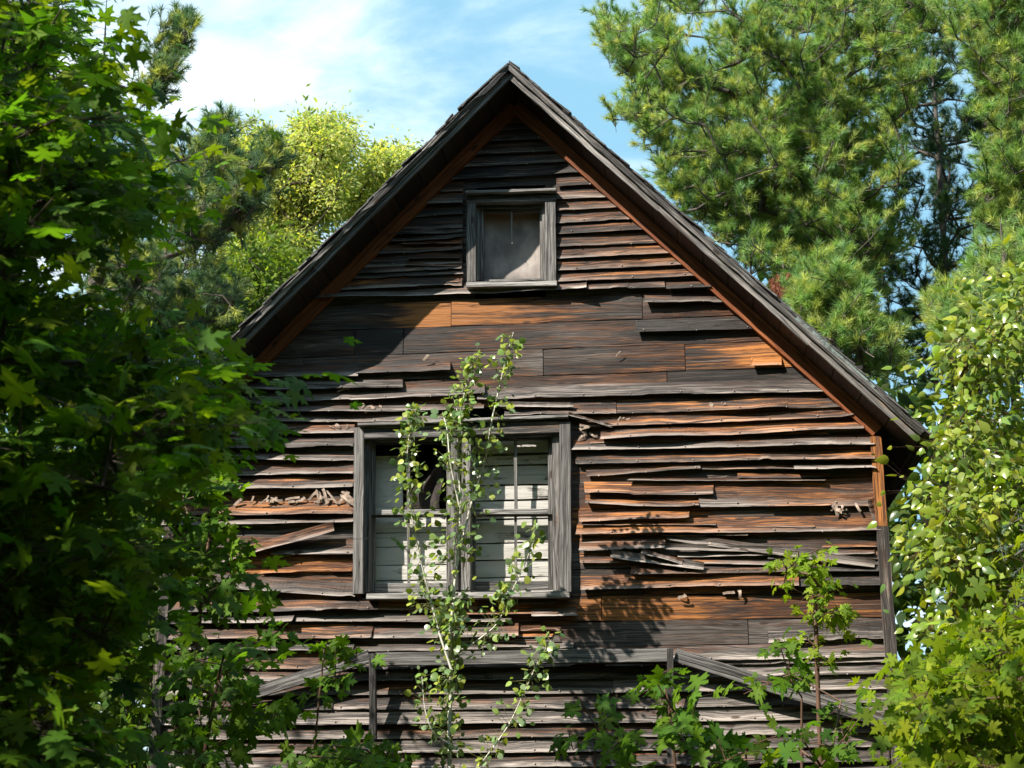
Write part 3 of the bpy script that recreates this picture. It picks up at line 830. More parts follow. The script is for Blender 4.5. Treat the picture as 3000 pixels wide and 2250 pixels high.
POPLAR = fan(mirror([(.0, .0), (.05, .18), (.22, .31), (.45, .30), (.75, .15), (1.0, .0)]), .30, .35)
LEAFLET = fan(mirror([(.0, .0), (.3, .20), (.65, .15), (1.0, .0)]), .2, .3)

def norm(a): return a/np.maximum(np.linalg.norm(a, axis=-1, keepdims=True), 1e-9)

def leaves(tmpl, P, D, N, S, C):
    """stamp one leaf per row: position, midrib direction, face normal, size, colour"""
    Tv, Tf = tmpl; D = norm(D); B = norm(np.cross(N, D)); N = np.cross(D, B)
    V = P[:, None, :] + S[:, None, None]*(Tv[None, :, 0:1]*D[:, None, :] + Tv[None, :, 1:2]*B[:, None, :] + Tv[None, :, 2:3]*N[:, None, :])
    k = len(Tv)
    F = (np.arange(len(P))[:, None, None]*k + Tf[None]).reshape(-1, 3)
    return V.reshape(-1, 3), F, np.repeat(C, k, axis=0)

def tubes(P0, P1, R0, R1, k=5):
    d = norm(P1 - P0); a = np.where(np.abs(d[:, 2:3]) > .9, np.array([[1., 0, 0]]), np.array([[0, 0, 1.]]))
    u = norm(np.cross(d, a)); v = np.cross(d, u)
    th = np.arange(k)*2*math.pi/k
    ring = np.cos(th)[None, :, None]*u[:, None, :] + np.sin(th)[None, :, None]*v[:, None, :]
    A = P0[:, None, :] + R0[:, None, None]*ring; B = P1[:, None, :] + R1[:, None, None]*ring
    V = np.concatenate([A, B], 1).reshape(-1, 3)
    j = np.arange(k); j2 = (j + 1) % k
    q = np.concatenate([np.stack([j, j2, j2 + k], 1), np.stack([j, j2 + k, j + k], 1)])
    F = (np.arange(len(P0))[:, None, None]*2*k + q[None]).reshape(-1, 3)
    return V, F

def in_poly(px, py, poly):
    c = np.zeros(len(px), bool); n = len(poly)
    for i in range(n):
        x0, y0 = poly[i]; x1, y1 = poly[(i + 1) % n]
        if y0 == y1: continue
        m = ((y0 > py) != (y1 > py)) & (px < (x1 - x0)*(py - y0)/(y1 - y0) + x0)
        c ^= m
    return c

def tips_px(poly, n, ylo, yhi):
    """n points whose picture falls in the photo polygon, spread through the depth of the crown"""
    poly = np.array(poly, float); lo, hi = poly.min(0), poly.max(0); out = []
    while len(out) < n:
        px = rng.uniform(lo[0], hi[0], n*2); py = rng.uniform(lo[1], hi[1], n*2)
        ok = in_poly(px, py, [tuple(p) for p in poly])
        for x, y in zip(px[ok], py[ok]):
            out.append(at(x, y, rng.uniform(ylo, yhi)))
            if len(out) == n: break
    return np.array(out)

def tips_clumped(poly, n, ylo, yhi, k, sig):
    """the same, gathered into k sprays with gaps between them"""
    c = tips_px(poly, k, ylo, yhi); out = []
    P_ = [tuple(p) for p in poly]
    while len(out) < n:
        q = c[rng.integers(0, k, n)] + rng.normal(0, 1, (n, 3))*np.array([sig, sig, sig*.75])
        px, py, _ = px_of(q); out.extend(q[in_poly(px, py, P_)])
    return np.array(out[:n])

def skeleton(base, spine, tips, step=.25, sag=.06, up_bias=.35):
    """limbs grown from the trunk to every tip, each joining the nearest earlier wood; returns segments with radii"""
    nodes = [np.array(p, float) for p in spine]; par = [-1] + list(range(len(spine) - 1))
    tipn = []
    mid = nodes[len(nodes)//2]
    order = np.argsort([np.min([np.linalg.norm(t - p) for p in nodes]) for t in tips])
    for k in order:
        t = tips[k]; A = np.array(nodes)
        dv = t - A; dist = np.linalg.norm(dv, axis=1)
        pen = dist + np.maximum(0, -dv[:, 2])*up_bias*2
        pen = pen*(1 + (np.arange(len(A)) < len(spine))*.12)
        j = int(np.argmin(pen)); L = dist[j]
        n = max(1, int(L/step)); prev = j; a = A[j]
        side = rng.normal(0, 1, 3)*L*.05
        for i in range(1, n + 1):
            s = i/n; w = 4*s*(1 - s)
            nodes.append(a + (t - a)*s + side*w + np.array([0, 0, -sag*L*w]) + rng.normal(0, .01, 3)*(s < 1))
            par.append(prev); prev = len(nodes) - 1
        tipn.append(prev)
    return np.array(nodes), np.array(par), tipn, order

def radii(nodes, par, tipn, rt, rmax, power=.5):
    cnt = np.zeros(len(nodes))
    for t in tipn: cnt[t] += 1
    for i in range(len(nodes) - 1, 0, -1):
        if par[i] >= 0: cnt[par[i]] += cnt[i]
    return np.minimum(rt*np.maximum(cnt, 1)**power, rmax)

def palette(n, cols, var=.18):
    cols = np.array(cols); c = cols[rng.integers(0, len(cols), n)]
    c = c*(1 + rng.normal(0, var, (n, 1))) + rng.normal(0, .004, (n, 3))
    return np.clip(c, .004, 1)

def broadleaf(name, label, cat, base, spine, tips, tmpl, size, per, spread, cols, mat='leaf', bark='bark', rt=.004, rmax=.2, flat=.45, droop=.35, facing=(0, 0, 1), jit=.55, group=None, twigs=True, szvar=.25, clump=None):
    root = empty(name, base, label, cat, group)
    nodes, par, tipn, order = skeleton(base, spine, tips)
    R = radii(nodes, par, tipn, rt, rmax)
    m = par >= 0
    V, F = tubes(nodes[par[m]], nodes[m], R[par[m]], R[m], 6 if len(tips) < 400 else 4)
    T_ = nodes[tipn]; Pd = norm(T_ - nodes[par[tipn]])
    n = len(T_)*per
    idx = np.repeat(np.arange(len(T_)), per)
    off = rng.normal(0, 1, (n, 3)); off[:, 2] *= flat; off *= spread*rng.uniform(.35, 1, (n, 1))
    P = T_[idx] + off - Pd[idx]*rng.uniform(0, 1.2, (n, 1))*spread
    D = norm(off + Pd[idx]*spread*.8) + rng.normal(0, .35, (n, 3)); D[:, 2] -= droop
    N = np.array(facing, float)[None] + rng.normal(0, jit, (n, 3))
    S = size*(1 + rng.normal(0, szvar, n)).clip(.45, 1.6)
    C = palette(n, cols)
    if clump: C = C*(1 + rng.normal(0, clump, (len(T_), 1)))[idx]
    Lv, Lf, Lc = leaves(tmpl, P, D, N, S, np.clip(C, .004, 1))
    if twigs:
        a = T_[idx] - Pd[idx]*spread*.5
        V2, F2 = tubes(a, P, np.full(n, rt*.5), np.full(n, rt*.25), 3)
        F = np.vstack([F, F2 + len(V)]); V = np.vstack([V, V2])
    link('trunk', mesh_tris('trunk', V, F, smooth=True), M[bark], root)
    link('crown', mesh_tris('crown', Lv, Lf, {'lc': Lc}), M[mat], root)
    return root

def spine_to(base, top, n=8, bend=.15):
    base = np.array(base, float); top = np.array(top, float); s = rng.normal(0, bend, 3); s[2] = 0
    return [base + (top - base)*i/n + s*4*(i/n)*(1 - i/n) for i in range(n + 1)]

def pine(name, label, base, top, tips, rt=.0048, rmax=.2, shoots=7, slen=.21, needles=54, nlen=.115, nw=.0078, cols=None, group=None, upness=.9, ripe=.5):
    root = empty(name, base, label, 'pine tree', group)
    spine = spine_to(base, top, 14, .12)
    nodes, par, tipn, order = skeleton(base, spine, tips, .35, .04, .2)
    R = radii(nodes, par, tipn, rt, rmax, .45)
    m = par >= 0
    V, F = tubes(nodes[par[m]], nodes[m], R[par[m]], R[m], 6)
    T_ = nodes[tipn]; Pd = norm(T_ - nodes[par[tipn]])
    ns = len(T_)*shoots; idx = np.repeat(np.arange(len(T_)), shoots)
    sd = norm(Pd[idx]*.7 + rng.normal(0, .55, (ns, 3)) + np.array([0, 0, upness]))
    sl = slen*rng.uniform(.6, 1.3, ns)
    s0 = T_[idx] - Pd[idx]*rng.uniform(0, .45, (ns, 1))
    s1 = s0 + sd*sl[:, None]
    V2, F2 = tubes(s0, s1, np.full(ns, .0045), np.full(ns, .0025), 3)
    F = np.vstack([F, F2 + len(V)]); V = np.vstack([V, V2])
    nn = ns*needles; k = np.repeat(np.arange(ns), needles)
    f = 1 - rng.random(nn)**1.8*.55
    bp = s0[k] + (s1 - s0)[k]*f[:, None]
    rad = rng.normal(0, 1, (nn, 3)); rad = norm(rad - (rad*sd[k]).sum(1, keepdims=True)*sd[k])
    al = rng.uniform(.12, 1.15, nn)**.85
    nd = norm(sd[k]*np.cos(al)[:, None] + rad*np.sin(al)[:, None] - np.array([0, 0, .08]))
    L = nlen*rng.uniform(.75, 1.2, nn)
    wv = norm(np.cross(nd, rng.normal(0, 1, (nn, 3))))*nw*.5
    tip = bp + nd*L[:, None]
    NV = np.stack([bp - wv, bp + wv, tip], 1).reshape(-1, 3)
    NF = np.arange(nn*3).reshape(-1, 3)
    cols = cols or [(.155, .27, .075), (.19, .305, .08), (.125, .235, .095)]
    cs = palette(ns, cols, .16)
    yel = (rng.random(ns) < ripe)[:, None]*rng.uniform(0, 1, (ns, 1))
    cs = cs*(1 - yel) + np.array([.42, .45, .12])*yel
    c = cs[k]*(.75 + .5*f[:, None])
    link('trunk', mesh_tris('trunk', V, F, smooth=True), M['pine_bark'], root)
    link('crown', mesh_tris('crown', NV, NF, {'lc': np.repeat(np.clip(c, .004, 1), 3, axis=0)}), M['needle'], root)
    return root

def g(px, py, Y): p = at(px, py, Y); p[2] = GROUND; return p

def wall_hit(P):
    t = -P[:, 1]/SUN[1]
    return P[:, 0] + SUN[0]*t, P[:, 2] + SUN[2]*t

def hit_at(P, Y):
    t = (Y - P[:, 1])/SUN[1]; return P[:, 0] + SUN[0]*t, P[:, 2] + SUN[2]*t
def shades_view(P):
    """would a branch here keep the sun off things the photograph shows in the sun?"""
    bad = np.zeros(len(P), bool)
    for Y, a, b, lo in ((0, -2.2, .4, .75), (0, .4, 8, .45), (-1.3, 1.1, 8, -.2), (-2.2, 1.3, 8, -.1), (-4, 1.5, 8, -.3), (-1, -.9, 1.2, .1)):
        hx, hz = hit_at(P, Y); bad |= (hx > a) & (hx < b) & (hz > lo) & (P[:, 1] < Y)
    return bad

# ---- near maple at the left edge: its crown reaches in from beyond the frame and stands in its own shade
poly = [(-60, -60), (210, -60), (250, 60), (230, 180), (330, 250), (430, 310), (350, 400), (430, 450), (330, 540), (400, 620), (350, 660), (190, 700), (160, 800), (280, 880), (420, 980), (600, 1080), (560, 1140), (640, 1240), (520, 1330), (470, 1500), (420, 1650), (330, 1800), (250, 2000), (230, 2300), (-60, 2300)]
t1 = np.vstack([tips_px(poly, 250, -7.4, -4.6), tips_px([(600, 1055), (740, 1055), (720, 1085), (650, 1110)], 3, -6.0, -5.4), tips_px([(640, 1210), (760, 1225), (690, 1250)], 3, -6.0, -5.4), tips_px([(480, 450), (590, 462), (500, 500)], 2, -6, -5.4)])
# and the part of the crown out of the picture, towards the sun
q = np.column_stack([rng.uniform(-5.2, -.4, 2600), rng.uniform(-10.2, -5.5, 2600), rng.uniform(.3, 5.6, 2600)])
px, py, dep = px_of(q)
hx, hz = wall_hit(q)
ok = ((px < -120) | (dep < .5)) & (hz < .75 - .8*rng.random(len(q))) & (np.linalg.norm(q - np.array([1.37, -11.5, 0]), axis=1) > 3.5)
ok &= ~((np.abs(px - 1500) < 1750) & (dep > 0) & (np.abs(py - 1125) < 1350))
ok &= ~shades_view(q)
sel = (px < -140) & (hz > .0) & (hz < .80) & (hx > -2.4) & (hx < 1.9) & (dep > 1.0)      # the boughs that dapple the foot of the wall
t2 = np.vstack([q[ok][:330], q[sel][:85]])
hx, hz = wall_hit(t1); keep = (hz < .9) | (hx < -1.5)
t1 = t1[keep]
sp = spine_to((-3.3, -7.6, GROUND), (-2.9, -7.4, 4.2), 8)
mg = [(.075, .170, .014), (.095, .190, .014), (.062, .145, .016), (.15, .22, .014)]
broadleaf('maple_tree', 'large dark green maple tree reaching in from beyond the left edge of the picture', 'tree', (-3.3, -7.6, GROUND), sp, np.vstack([t1, t2]), MAPLE, .086, 25, .24, mg, rt=.0030, rmax=.14, flat=.28, droop=.35, facing=(.12, -.30, .85), jit=.40, clump=.14)

# ---- young maples in the shade between it and the house
mid = [(.085, .175, .014), (.105, .190, .016), (.070, .150, .018)]
def sapling(label, polys, n, ylo, yhi, basepx, size, per, spread, cols, base_y=None, tmpl=MAPLE, name='maple_sapling', cat='sapling', group='young maples in front of the house', **kw):
    tp = np.vstack([tips_px(p, k, ylo, yhi) for p, k in zip(polys, n)])
    by = base_y if base_y is not None else (ylo + yhi)/2
    b = g(basepx, 2250, by); top = tp[np.argmax(tp[:, 2])].copy(); c = tp.mean(0)
    sp = spine_to(b, (c[0]*.6 + b[0]*.4, c[1], c[2]), 7, .04)
    kw.setdefault('rmax', .022); kw.setdefault('rt', .0022); kw.setdefault('bark', 'twig')
    return broadleaf(name, label, cat, b, sp, tp, tmpl, size, per, spread, cols, group=group, **kw)
mface = dict(facing=(-.25, -.55, .65), jit=.42, droop=.45, flat=.5)
sapling('shaded maple sapling with its twigs against the left half of the wall', [[(520, 1330), (640, 1350), (660, 1500), (640, 1620), (520, 1640), (470, 1500)], [(480, 1600), (680, 1640), (720, 1760), (560, 1800)]], [26, 16], -2.2, -1.2, 610, .105, 9, .16, mid, **mface)
sapling('broad shaded maple sapling between the large maple and the porch brace', [[(500, 1850), (850, 1830), (830, 1900), (700, 1990), (680, 2110), (620, 2240), (480, 2240)], [(700, 2060), (820, 2040), (830, 2130), (720, 2170)]], [38, 7], -3.2, -1.6, 600, .10, 7, .15, mid, **mface)
sapling('thin maple sapling with leaves over the left porch brace', [[(870, 1990), (1010, 1960), (1000, 2040), (880, 2060)], [(1000, 1890), (1060, 1840), (1040, 1990)], [(930, 1870), (1000, 1870), (990, 1915)]], [5, 3, 3], -2.0, -1.2, 880, .095, 4, .10, mid, **mface)
sapling('low maple sapling at the bottom edge left of the white aspen', [[(870, 2200), (1010, 2160), (1180, 2200), (1200, 2260), (870, 2270)]], [22], -3.6, -2.4, 1000, .098, 6, .12, mid, **mface)
lit = [(.060, .150, .020), (.075, .165, .022), (.052, .130, .022), (.11, .17, .02)]
sapling('upright maple sapling in front of the right porch strut', [[(1900, 1990), (1950, 1960), (1965, 1840), (1990, 1850), (2010, 1930), (2070, 1960), (2060, 2080), (2050, 2200), (1960, 2260), (1880, 2240), (1900, 2110)]], [15], -4.2, -3.2, 1955, .095, 4, .09, mid, **mface)
sapling('low maple sapling at the bottom edge right of the white aspen', [[(1640, 2110), (1660, 2060), (1700, 2040), (1750, 2060), (1800, 2070), (1820, 2120), (1870, 2180), (1880, 2260), (1640, 2260)]], [9], -4.0, -3.0, 1720, .095, 4, .11, mid, **mface)
sapling('low spreading maple sapling right of the right porch strut', [[(2060, 2180), (2150, 2130), (2260, 2120), (2310, 2170), (2290, 2260), (2060, 2270)]], [9], -4.0, -3.0, 2190, .095, 5, .12, lit, **mface)
sapling('dark leaved maple sapling with thin stems under the red stalked one', [[(2250, 1960), (2310, 1900), (2370, 1950), (2420, 2000), (2560, 2000), (2580, 2100), (2560, 2180), (2450, 2260), (2300, 2260), (2330, 2100), (2160, 2040), (2170, 1980)], [(2275, 1870), (2310, 1860), (2300, 1900)]], [20, 3], -3.0, -2.0, 2330, .085, 4, .10, mid, **mface)
# the bright, red stalked one
M['red_twig'] = plain('red_stalks', (.28, .07, .05), .5, .3)
sapling('sunlit maple sapling with red leaf stalks in front of the right wall', [[(2280, 1610), (2300, 1590), (2370, 1605), (2400, 1600), (2470, 1605), (2440, 1680), (2450, 1740), (2400, 1760), (2300, 1740), (2260, 1700)], [(2380, 1790), (2480, 1780), (2490, 1830), (2420, 1850), (2400, 1900)], [(2330, 1870), (2350, 1850), (2460, 1900), (2500, 1960), (2380, 1960)]], [32, 16, 9], -1.6, -1.0, 2415, .064, 4, .08, [(.19, .29, .02), (.24, .32, .025), (.15, .25, .025)], bark='twig', facing=(-.3, -.5, .65), jit=.6, droop=.6, flat=.6)

# ---- white stemmed aspen in front of the large window
root_b = g(1318, 2250, -1.0)
def pts(lst, Y): return [at(x, y, Y) for x, y in lst]
stems = [([(1318, 2250), (1316, 2100), (1318, 1980), (1322, 1850), (1328, 1750)], -1.0, .0165, .0135),
         ([(1328, 1750), (1345, 1600), (1348, 1480), (1338, 1330), (1345, 1230), (1372, 1120), (1388, 1040)], -1.0, .011, .003),
         ([(1326, 1720), (1350, 1600), (1385, 1450), (1420, 1340), (1445, 1240), (1462, 1120), (1490, 1030), (1505, 975)], -.95, .010, .003),
         ([(1322, 1960), (1285, 1850), (1246, 1720), (1212, 1540), (1190, 1380), (1200, 1260), (1208, 1195)], -1.1, .009, .0025),
         ([(1316, 1930), (1390, 1880), (1460, 1830), (1500, 1740), (1545, 1640), (1570, 1545)], -1.0, .007, .0022),
         ([(1316, 2330), (1410, 2240), (1490, 2120), (1545, 2010), (1580, 1930), (1612, 1875)], -1.15, .007, .0022),
         ([(1317, 2180), (1270, 2150), (1245, 2080), (1235, 1980)], -1.1, .006, .002),
         ([(1345, 1480), (1320, 1350), (1312, 1260), (1290, 1200)], -1.05, .007, .003),
         ([(1400, 1400), (1350, 1240), (1330, 1170)], -1.0, .006, .003)]
root = empty('aspen_sapling', root_b, 'slim aspen sapling with a white trunk growing in front of the large window', 'sapling')
P0, P1, R0, R1 = [], [], [], []
Q0, Q1 = [], []
LP, LD = [], []
for k, (lst, Y, ra, rb) in enumerate(stems):
    ctrl = np.array(pts(lst, Y)); ctrl[:, 1] += rng.normal(0, .05, len(ctrl))*(np.arange(len(ctrl)) > 0)
    if k == 0: ctrl = np.vstack([root_b + np.array([0, 0, -.02]), ctrl])
    # smooth it
    tt = np.linspace(0, len(ctrl) - 1, (len(ctrl) - 1)*5 + 1)
    cur = np.column_stack([np.interp(tt, np.arange(len(ctrl)), ctrl[:, i]) for i in range(3)])
    for _ in range(3): cur[1:-1] = (cur[:-2] + 2*cur[1:-1] + cur[2:])/4
    n = len(cur); rr = np.linspace(ra, rb, n)
    P0.append(cur[:-1]); P1.append(cur[1:]); R0.append(rr[:-1]); R1.append(rr[1:])
    seg = np.linalg.norm(np.diff(cur, axis=0), axis=1).sum()
    dens = {0: 150, 1: 165, 2: 125, 3: 165, 4: 140, 5: 120, 6: 110, 7: 80, 8: 60}[k]
    lo = .06 if k == 0 else (.10 if k < 3 else .15)
    cnt = int(seg*dens)
    s = rng.uniform(lo, 1, cnt); ii = s*(n - 1); a = np.floor(ii).astype(int).clip(0, n - 2)
    base = cur[a] + (cur[a + 1] - cur[a])*(ii - a)[:, None]
    env = (.14*(1 - .8*s) + .04) if k else np.full(cnt, .11)
    o = rng.normal(0, 1, (cnt, 3)); o[:, 1] *= .8; o = norm(o)*env[:, None]*rng.uniform(.3, 1.25, (cnt, 1)); o[:, 2] += .02
    LP.append(base + o); LD.append(o)
    Q0.append(base); Q1.append(base + o)
V, F = tubes(np.vstack(P0), np.vstack(P1), np.concatenate(R0), np.concatenate(R1), 7)
link('trunk', mesh_tris('trunk', V, F, smooth=True), M['aspen_bark'], root)
Q0 = np.vstack(Q0); Q1 = np.vstack(Q1)
V, F = tubes(Q0, Q1, np.full(len(Q0), .0015), np.full(len(Q0), .0008), 3)
M['stalk'] = plain('green_stalks', (.16, .17, .06), .6, .2)
link('leaf_stalks', mesh_tris('leaf_stalks', V, F, smooth=True), M['stalk'], root)
LP = np.vstack(LP); LD = np.vstack(LD); n = len(LP)
D = norm(LD) + rng.normal(0, .5, (n, 3)) + np.array([0, -.1, -.45])
N = np.array([-.4, -.6, .55]) + rng.normal(0, .42, (n, 3))
Lv, Lf, Lc = leaves(ASPEN, LP, D, N, .050*rng.uniform(.5, 1.25, n), palette(n, [(.17, .27, .07), (.22, .31, .075), (.20, .28, .14), (.29, .34, .06), (.12, .20, .08)], .22))
link('crown', mesh_tris('crown', Lv, Lf, {'lc': Lc}), M['gloss_leaf'], root)

# ---- balsam poplar thicket at the right: tall bright bush
pc = [(.17, .255, .024), (.21, .285, .028), (.13, .21, .028), (.26, .29, .028), (.10, .17, .04), (.23, .29, .06)]
poly = [(2720, 1190), (2760, 1130), (2770, 1040), (2830, 940), (2920, 860), (2960, 800), (3080, 800), (3080, 2000), (2820, 2020), (2740, 1900), (2700, 1750), (2690, 1600), (2715, 1500), (2770, 1400), (2740, 1300), (2740, 1250)]
tp = tips_clumped(poly, 240, -2.2, -.2, 75, .15)
hang = np.array([at(2660, 1440, -1.2), at(2660, 1640, -1.2), at(2900, 790, -1.2), at(2850, 880, -1.3), at(2760, 1030, -1.2)])
b = g(2840, 2250, -1.2)
broadleaf('poplar_thicket', 'tall sunlit poplar bush with yellow green leaves beside the right corner of the house', 'bush', b, spine_to(b, at(2860, 1150, -1.1), 9, .1), np.vstack([tp, hang]), POPLAR, .070, 32, .15, pc, 'gloss_leaf', 'twig', rt=.0016, rmax=.03, flat=.9, droop=.5, facing=(-.35, -.65, .45), jit=.55, szvar=.28, clump=.1)
# ---- maple bush low at the right, nearer
poly = [(2680, 1990), (2660, 1940), (2740, 1900), (2800, 1930), (2880, 1900), (2950, 1830), (3060, 1640), (3060, 2300), (2560, 2300), (2590, 2230), (2690, 2130), (2650, 2050)]
tp = tips_px(poly, 120, -5.2, -3.4)
b = g(2860, 2250, -4.2)
broadleaf('maple_bush', 'bright yellow green maple bush in the lower right corner of the picture', 'bush', b, spine_to(b, at(2850, 2050, -4.2), 7, .06), tp, MAPLE, .085, 12, .15, [(.155, .225, .012), (.20, .255, .014), (.11, .185, .016)], 'leaf', 'twig', rt=.0022, rmax=.03, flat=.5, droop=.7, facing=(-.3, -.5, .6), jit=.6)
# ---- blue green spruce twig at the right edge, behind the poplar's outer leaves
b = g(3120, 2250, -2.6)
tp = tips_px([(2900, 1870), (2960, 1840), (3060, 1830), (3060, 1950), (2930, 1910)], 14, -3.0, -2.5)
tp = np.vstack([tp, tips_px([(2960, 1560), (3060, 1560), (3060, 1660)], 6, -2.6, -2.3), tips_px([(3070, 1500), (3300, 1400), (3300, 2000), (3070, 2000)], 40, -3.2, -2.0)])
pine('young_spruce', 'young blue green spruce with its twigs reaching in at the right edge', b, b + np.array([0, 0, 3.4]), tp, rt=.004, rmax=.05, shoots=6, slen=.16, needles=70, nlen=.022, nw=.0035, cols=[(.10, .17, .13), (.12, .19, .15)], upness=.05, ripe=0)

def plume(x0, y0, x1, y1, k, Y, sp):
    u = rng.random(k); return np.array([at(x0 + (x1 - x0)*a + rng.normal(0, sp), y0 + (y1 - y0)*a + rng.normal(0, sp), Y + rng.normal(0, .12)) for a in u])

# ---- tall white pines behind the house on the right
PX = [(1740, 50), (1760, 30), (1830, 60), (1900, -40), (1980, -40), (2050, -40), (2180, -40), (2300, -40), (2480, -40), (2700, -40), (2740, 150), (2740, 260), (2660, 330), (2580, 400), (2680, 480), (2650, 620), (2720, 700), (2640, 780), (2560, 880), (2450, 940), (2300, 900), (2150, 760), (2000, 600), (1900, 560), (1840, 470), (1890, 430), (1790, 330), (1860, 300), (1790, 190)]
tp = tips_clumped(PX, 1350, 6.0, 10.5, 170, .34)
tp = np.vstack([tp, plume(1960, 340, 1752, 70, 34, 8.0, 22), plume(2010, 490, 1810, 300, 30, 7.6, 22), plume(2050, 300, 1890, -10, 34, 8.2, 24), plume(2080, 640, 1950, 520, 20, 7.4, 22)])
b = g(2330, 1200, 8.5)
pine_root = pine('white_pine', 'tall sunlit white pine rising behind the right slope of the roof', b, at(2320, -120, 8.5), tp, shoots=8, rmax=.2)
PX = [(2480, -40), (2700, -40), (3060, -40), (3060, 720), (2900, 700), (2830, 640), (2900, 520), (2850, 420), (2900, 300), (2850, 230), (2820, 120), (2700, 100)]
tp = tips_clumped(PX, 520, 5.0, 9.0, 62, .34)
b = g(2960, 1200, 7.5)
pine('white_pine', 'white pine with dead dark limbs in the upper right corner', b, at(2900, -120, 7.5), tp, shoots=8, rmax=.22)
PX = [(2320, 960), (2330, 800), (2420, 760), (2500, 820), (2560, 900), (2620, 1000), (2660, 1140), (2520, 1090)]
tp = tips_clumped(PX, 150, 4.2, 6.2, 16, .28)
b = g(2460, 1400, 5.2)
pine('white_pine', 'small bright white pine just above the right eave', b, at(2440, 800, 5.2), tp, shoots=9, rmax=.1)
PX = [(2700, 950), (2740, 800), (2820, 860), (2840, 760), (2960, 700), (3060, 640), (3060, 1100), (2800, 1100)]
tp = tips_clumped(PX, 200, 2.2, 4.4, 20, .26)
b = g(2960, 1400, 3.4)
pine('white_pine', 'young soft white pine behind the top of the poplar bush', b, at(2930, 640, 3.4), tp, shoots=9, rmax=.09)
PX = [(2560, 120), (2760, 60), (2900, 120), (2960, 330), (3060, 500), (3060, 1150), (2700, 1180), (2560, 1000), (2450, 900), (2560, 700)]
tp = tips_px(PX, 400, 10.0, 13.0)
b = g(2740, 1200, 11.5)
pine('white_pine', 'dark pine, its needles coloured for shade, between the sunlit white pines at the right', b, at(2730, 150, 11.5), tp, shoots=8, rmax=.2, cols=[(.05, .10, .04), (.04, .085, .04)], ripe=.1)  # needle colours darkened to stand in for shade
# a few dead red sprays hanging in it
V_, F_, k0 = [], [], 0
for cx, cy in ((2272, 838), (2284, 812), (2296, 842), (2308, 806), (2283, 852), (2266, 822)):
    c = at(cx, cy, 5.2); n = 46
    bp = c + rng.normal(0, .022, (n, 3)); nd = norm(np.array([0, 0, -1.]) + rng.normal(0, .28, (n, 3))); wv = norm(np.cross(nd, rng.normal(0, 1, (n, 3))))*.004
    V_.append(np.stack([bp - wv, bp + wv, bp + nd*.12], 1).reshape(-1, 3))
V_ = np.vstack(V_)
o = link('dead_needles', mesh_tris('dead_needles', V_, np.arange(len(V_)).reshape(-1, 3), {'lc': np.repeat(palette(len(V_)//3, [(.30, .095, .05), (.24, .08, .045)]), 3, axis=0)}), M['needle'], pine_root)
o['label'] = 'red brown dead needles hanging from a broken twig'

# ---- pine on the left, between the maple and the yellow green trees
PX = [(505, 190), (480, 110), (540, 10), (560, 30), (555, 120), (540, 220), (470, 250), (400, 300), (330, 420), (560, 380), (600, 340), (640, 420), (700, 360), (690, 450), (650, 560), (740, 540), (810, 440), (830, 460), (790, 570), (720, 620), (640, 660), (540, 780), (640, 800), (760, 720), (800, 740), (660, 930), (560, 1000), (250, 1000), (200, 700), (250, 560)]
tp = tips_clumped(PX, 200, 1.5, 5.0, 40, .26)
tp = np.vstack([tp, plume(470, 270, 552, 45, 26, 3.2, 9), plume(640, 560, 668, 370, 30, 2.6, 14), plume(690, 640, 815, 470, 30, 2.4, 13), plume(560, 720, 720, 610, 26, 2.6, 18), plume(420, 300, 480, 230, 10, 3.4, 14)])
b = g(300, 1400, 3.2)
pine('white_pine', 'dark limbed white pine left of the roof, behind the large maple', b, at(330, -350, 3.2), tp, shoots=8, rmax=.17, cols=[(.07, .14, .085), (.09, .165, .085)], ripe=.4)

# ---- yellow green ash trees beyond the left slope of the roof
yc = [(.41, .43, .14), (.48, .47, .17), (.32, .38, .12), (.22, .30, .09)]
E1 = [(560, 560), (600, 420), (660, 380), (700, 370), (740, 350), (800, 400), (860, 420), (880, 350), (930, 330), (1010, 325), (1060, 360), (1060, 470), (1010, 600), (900, 760), (740, 920), (680, 900), (640, 760), (700, 640)]
tp = tips_clumped(E1, 640, 9, 12.5, 130, .22)
b = g(850, 1200, 10.5)
broadleaf('ash_tree', 'tall yellow green ash tree behind the left slope of the roof', 'tree', b, spine_to(b, at(900, 500, 10.5), 9, .2), tp, LEAFLET, .078, 70, .18, yc, rt=.006, rmax=.16, flat=.9, droop=.4, facing=(-.4, -.6, .6), jit=.6, twigs=False, clump=.16)
E2 = [(1070, 480), (1100, 420), (1150, 415), (1190, 440), (1240, 450), (1130, 560), (1010, 680), (960, 700), (1020, 560)]
tp = tips_clumped(E2, 90, 10, 13, 14, .28)
b = g(1120, 1200, 11.5)
broadleaf('ash_tree', 'smaller yellow green ash tree showing just over the roof edge', 'tree', b, spine_to(b, at(1110, 560, 11.5), 9, .2), tp, LEAFLET, .085, 120, .19, yc, rt=.006, rmax=.14, flat=.9, droop=.4, facing=(-.4, -.6, .6), jit=.6, twigs=False, clump=.16)
E3 = [(560, 900), (640, 760), (760, 700), (900, 760), (720, 980), (640, 1030), (520, 1040), (380, 980), (450, 850)]
tp = tips_px(E3, 170, 7.0, 9.5)
b = g(620, 1400, 8.2)
broadleaf('ash_tree', 'low bright green tree behind the foot of the left slope', 'tree', b, spine_to(b, at(620, 900, 8.2), 8, .2), tp, LEAFLET, .10, 70, .26, [(.12, .18, .028), (.15, .20, .03), (.09, .15, .03)], rt=.006, rmax=.12, flat=.9, droop=.4, facing=(-.4, -.6, .6), jit=.6, twigs=False, clump=.16)
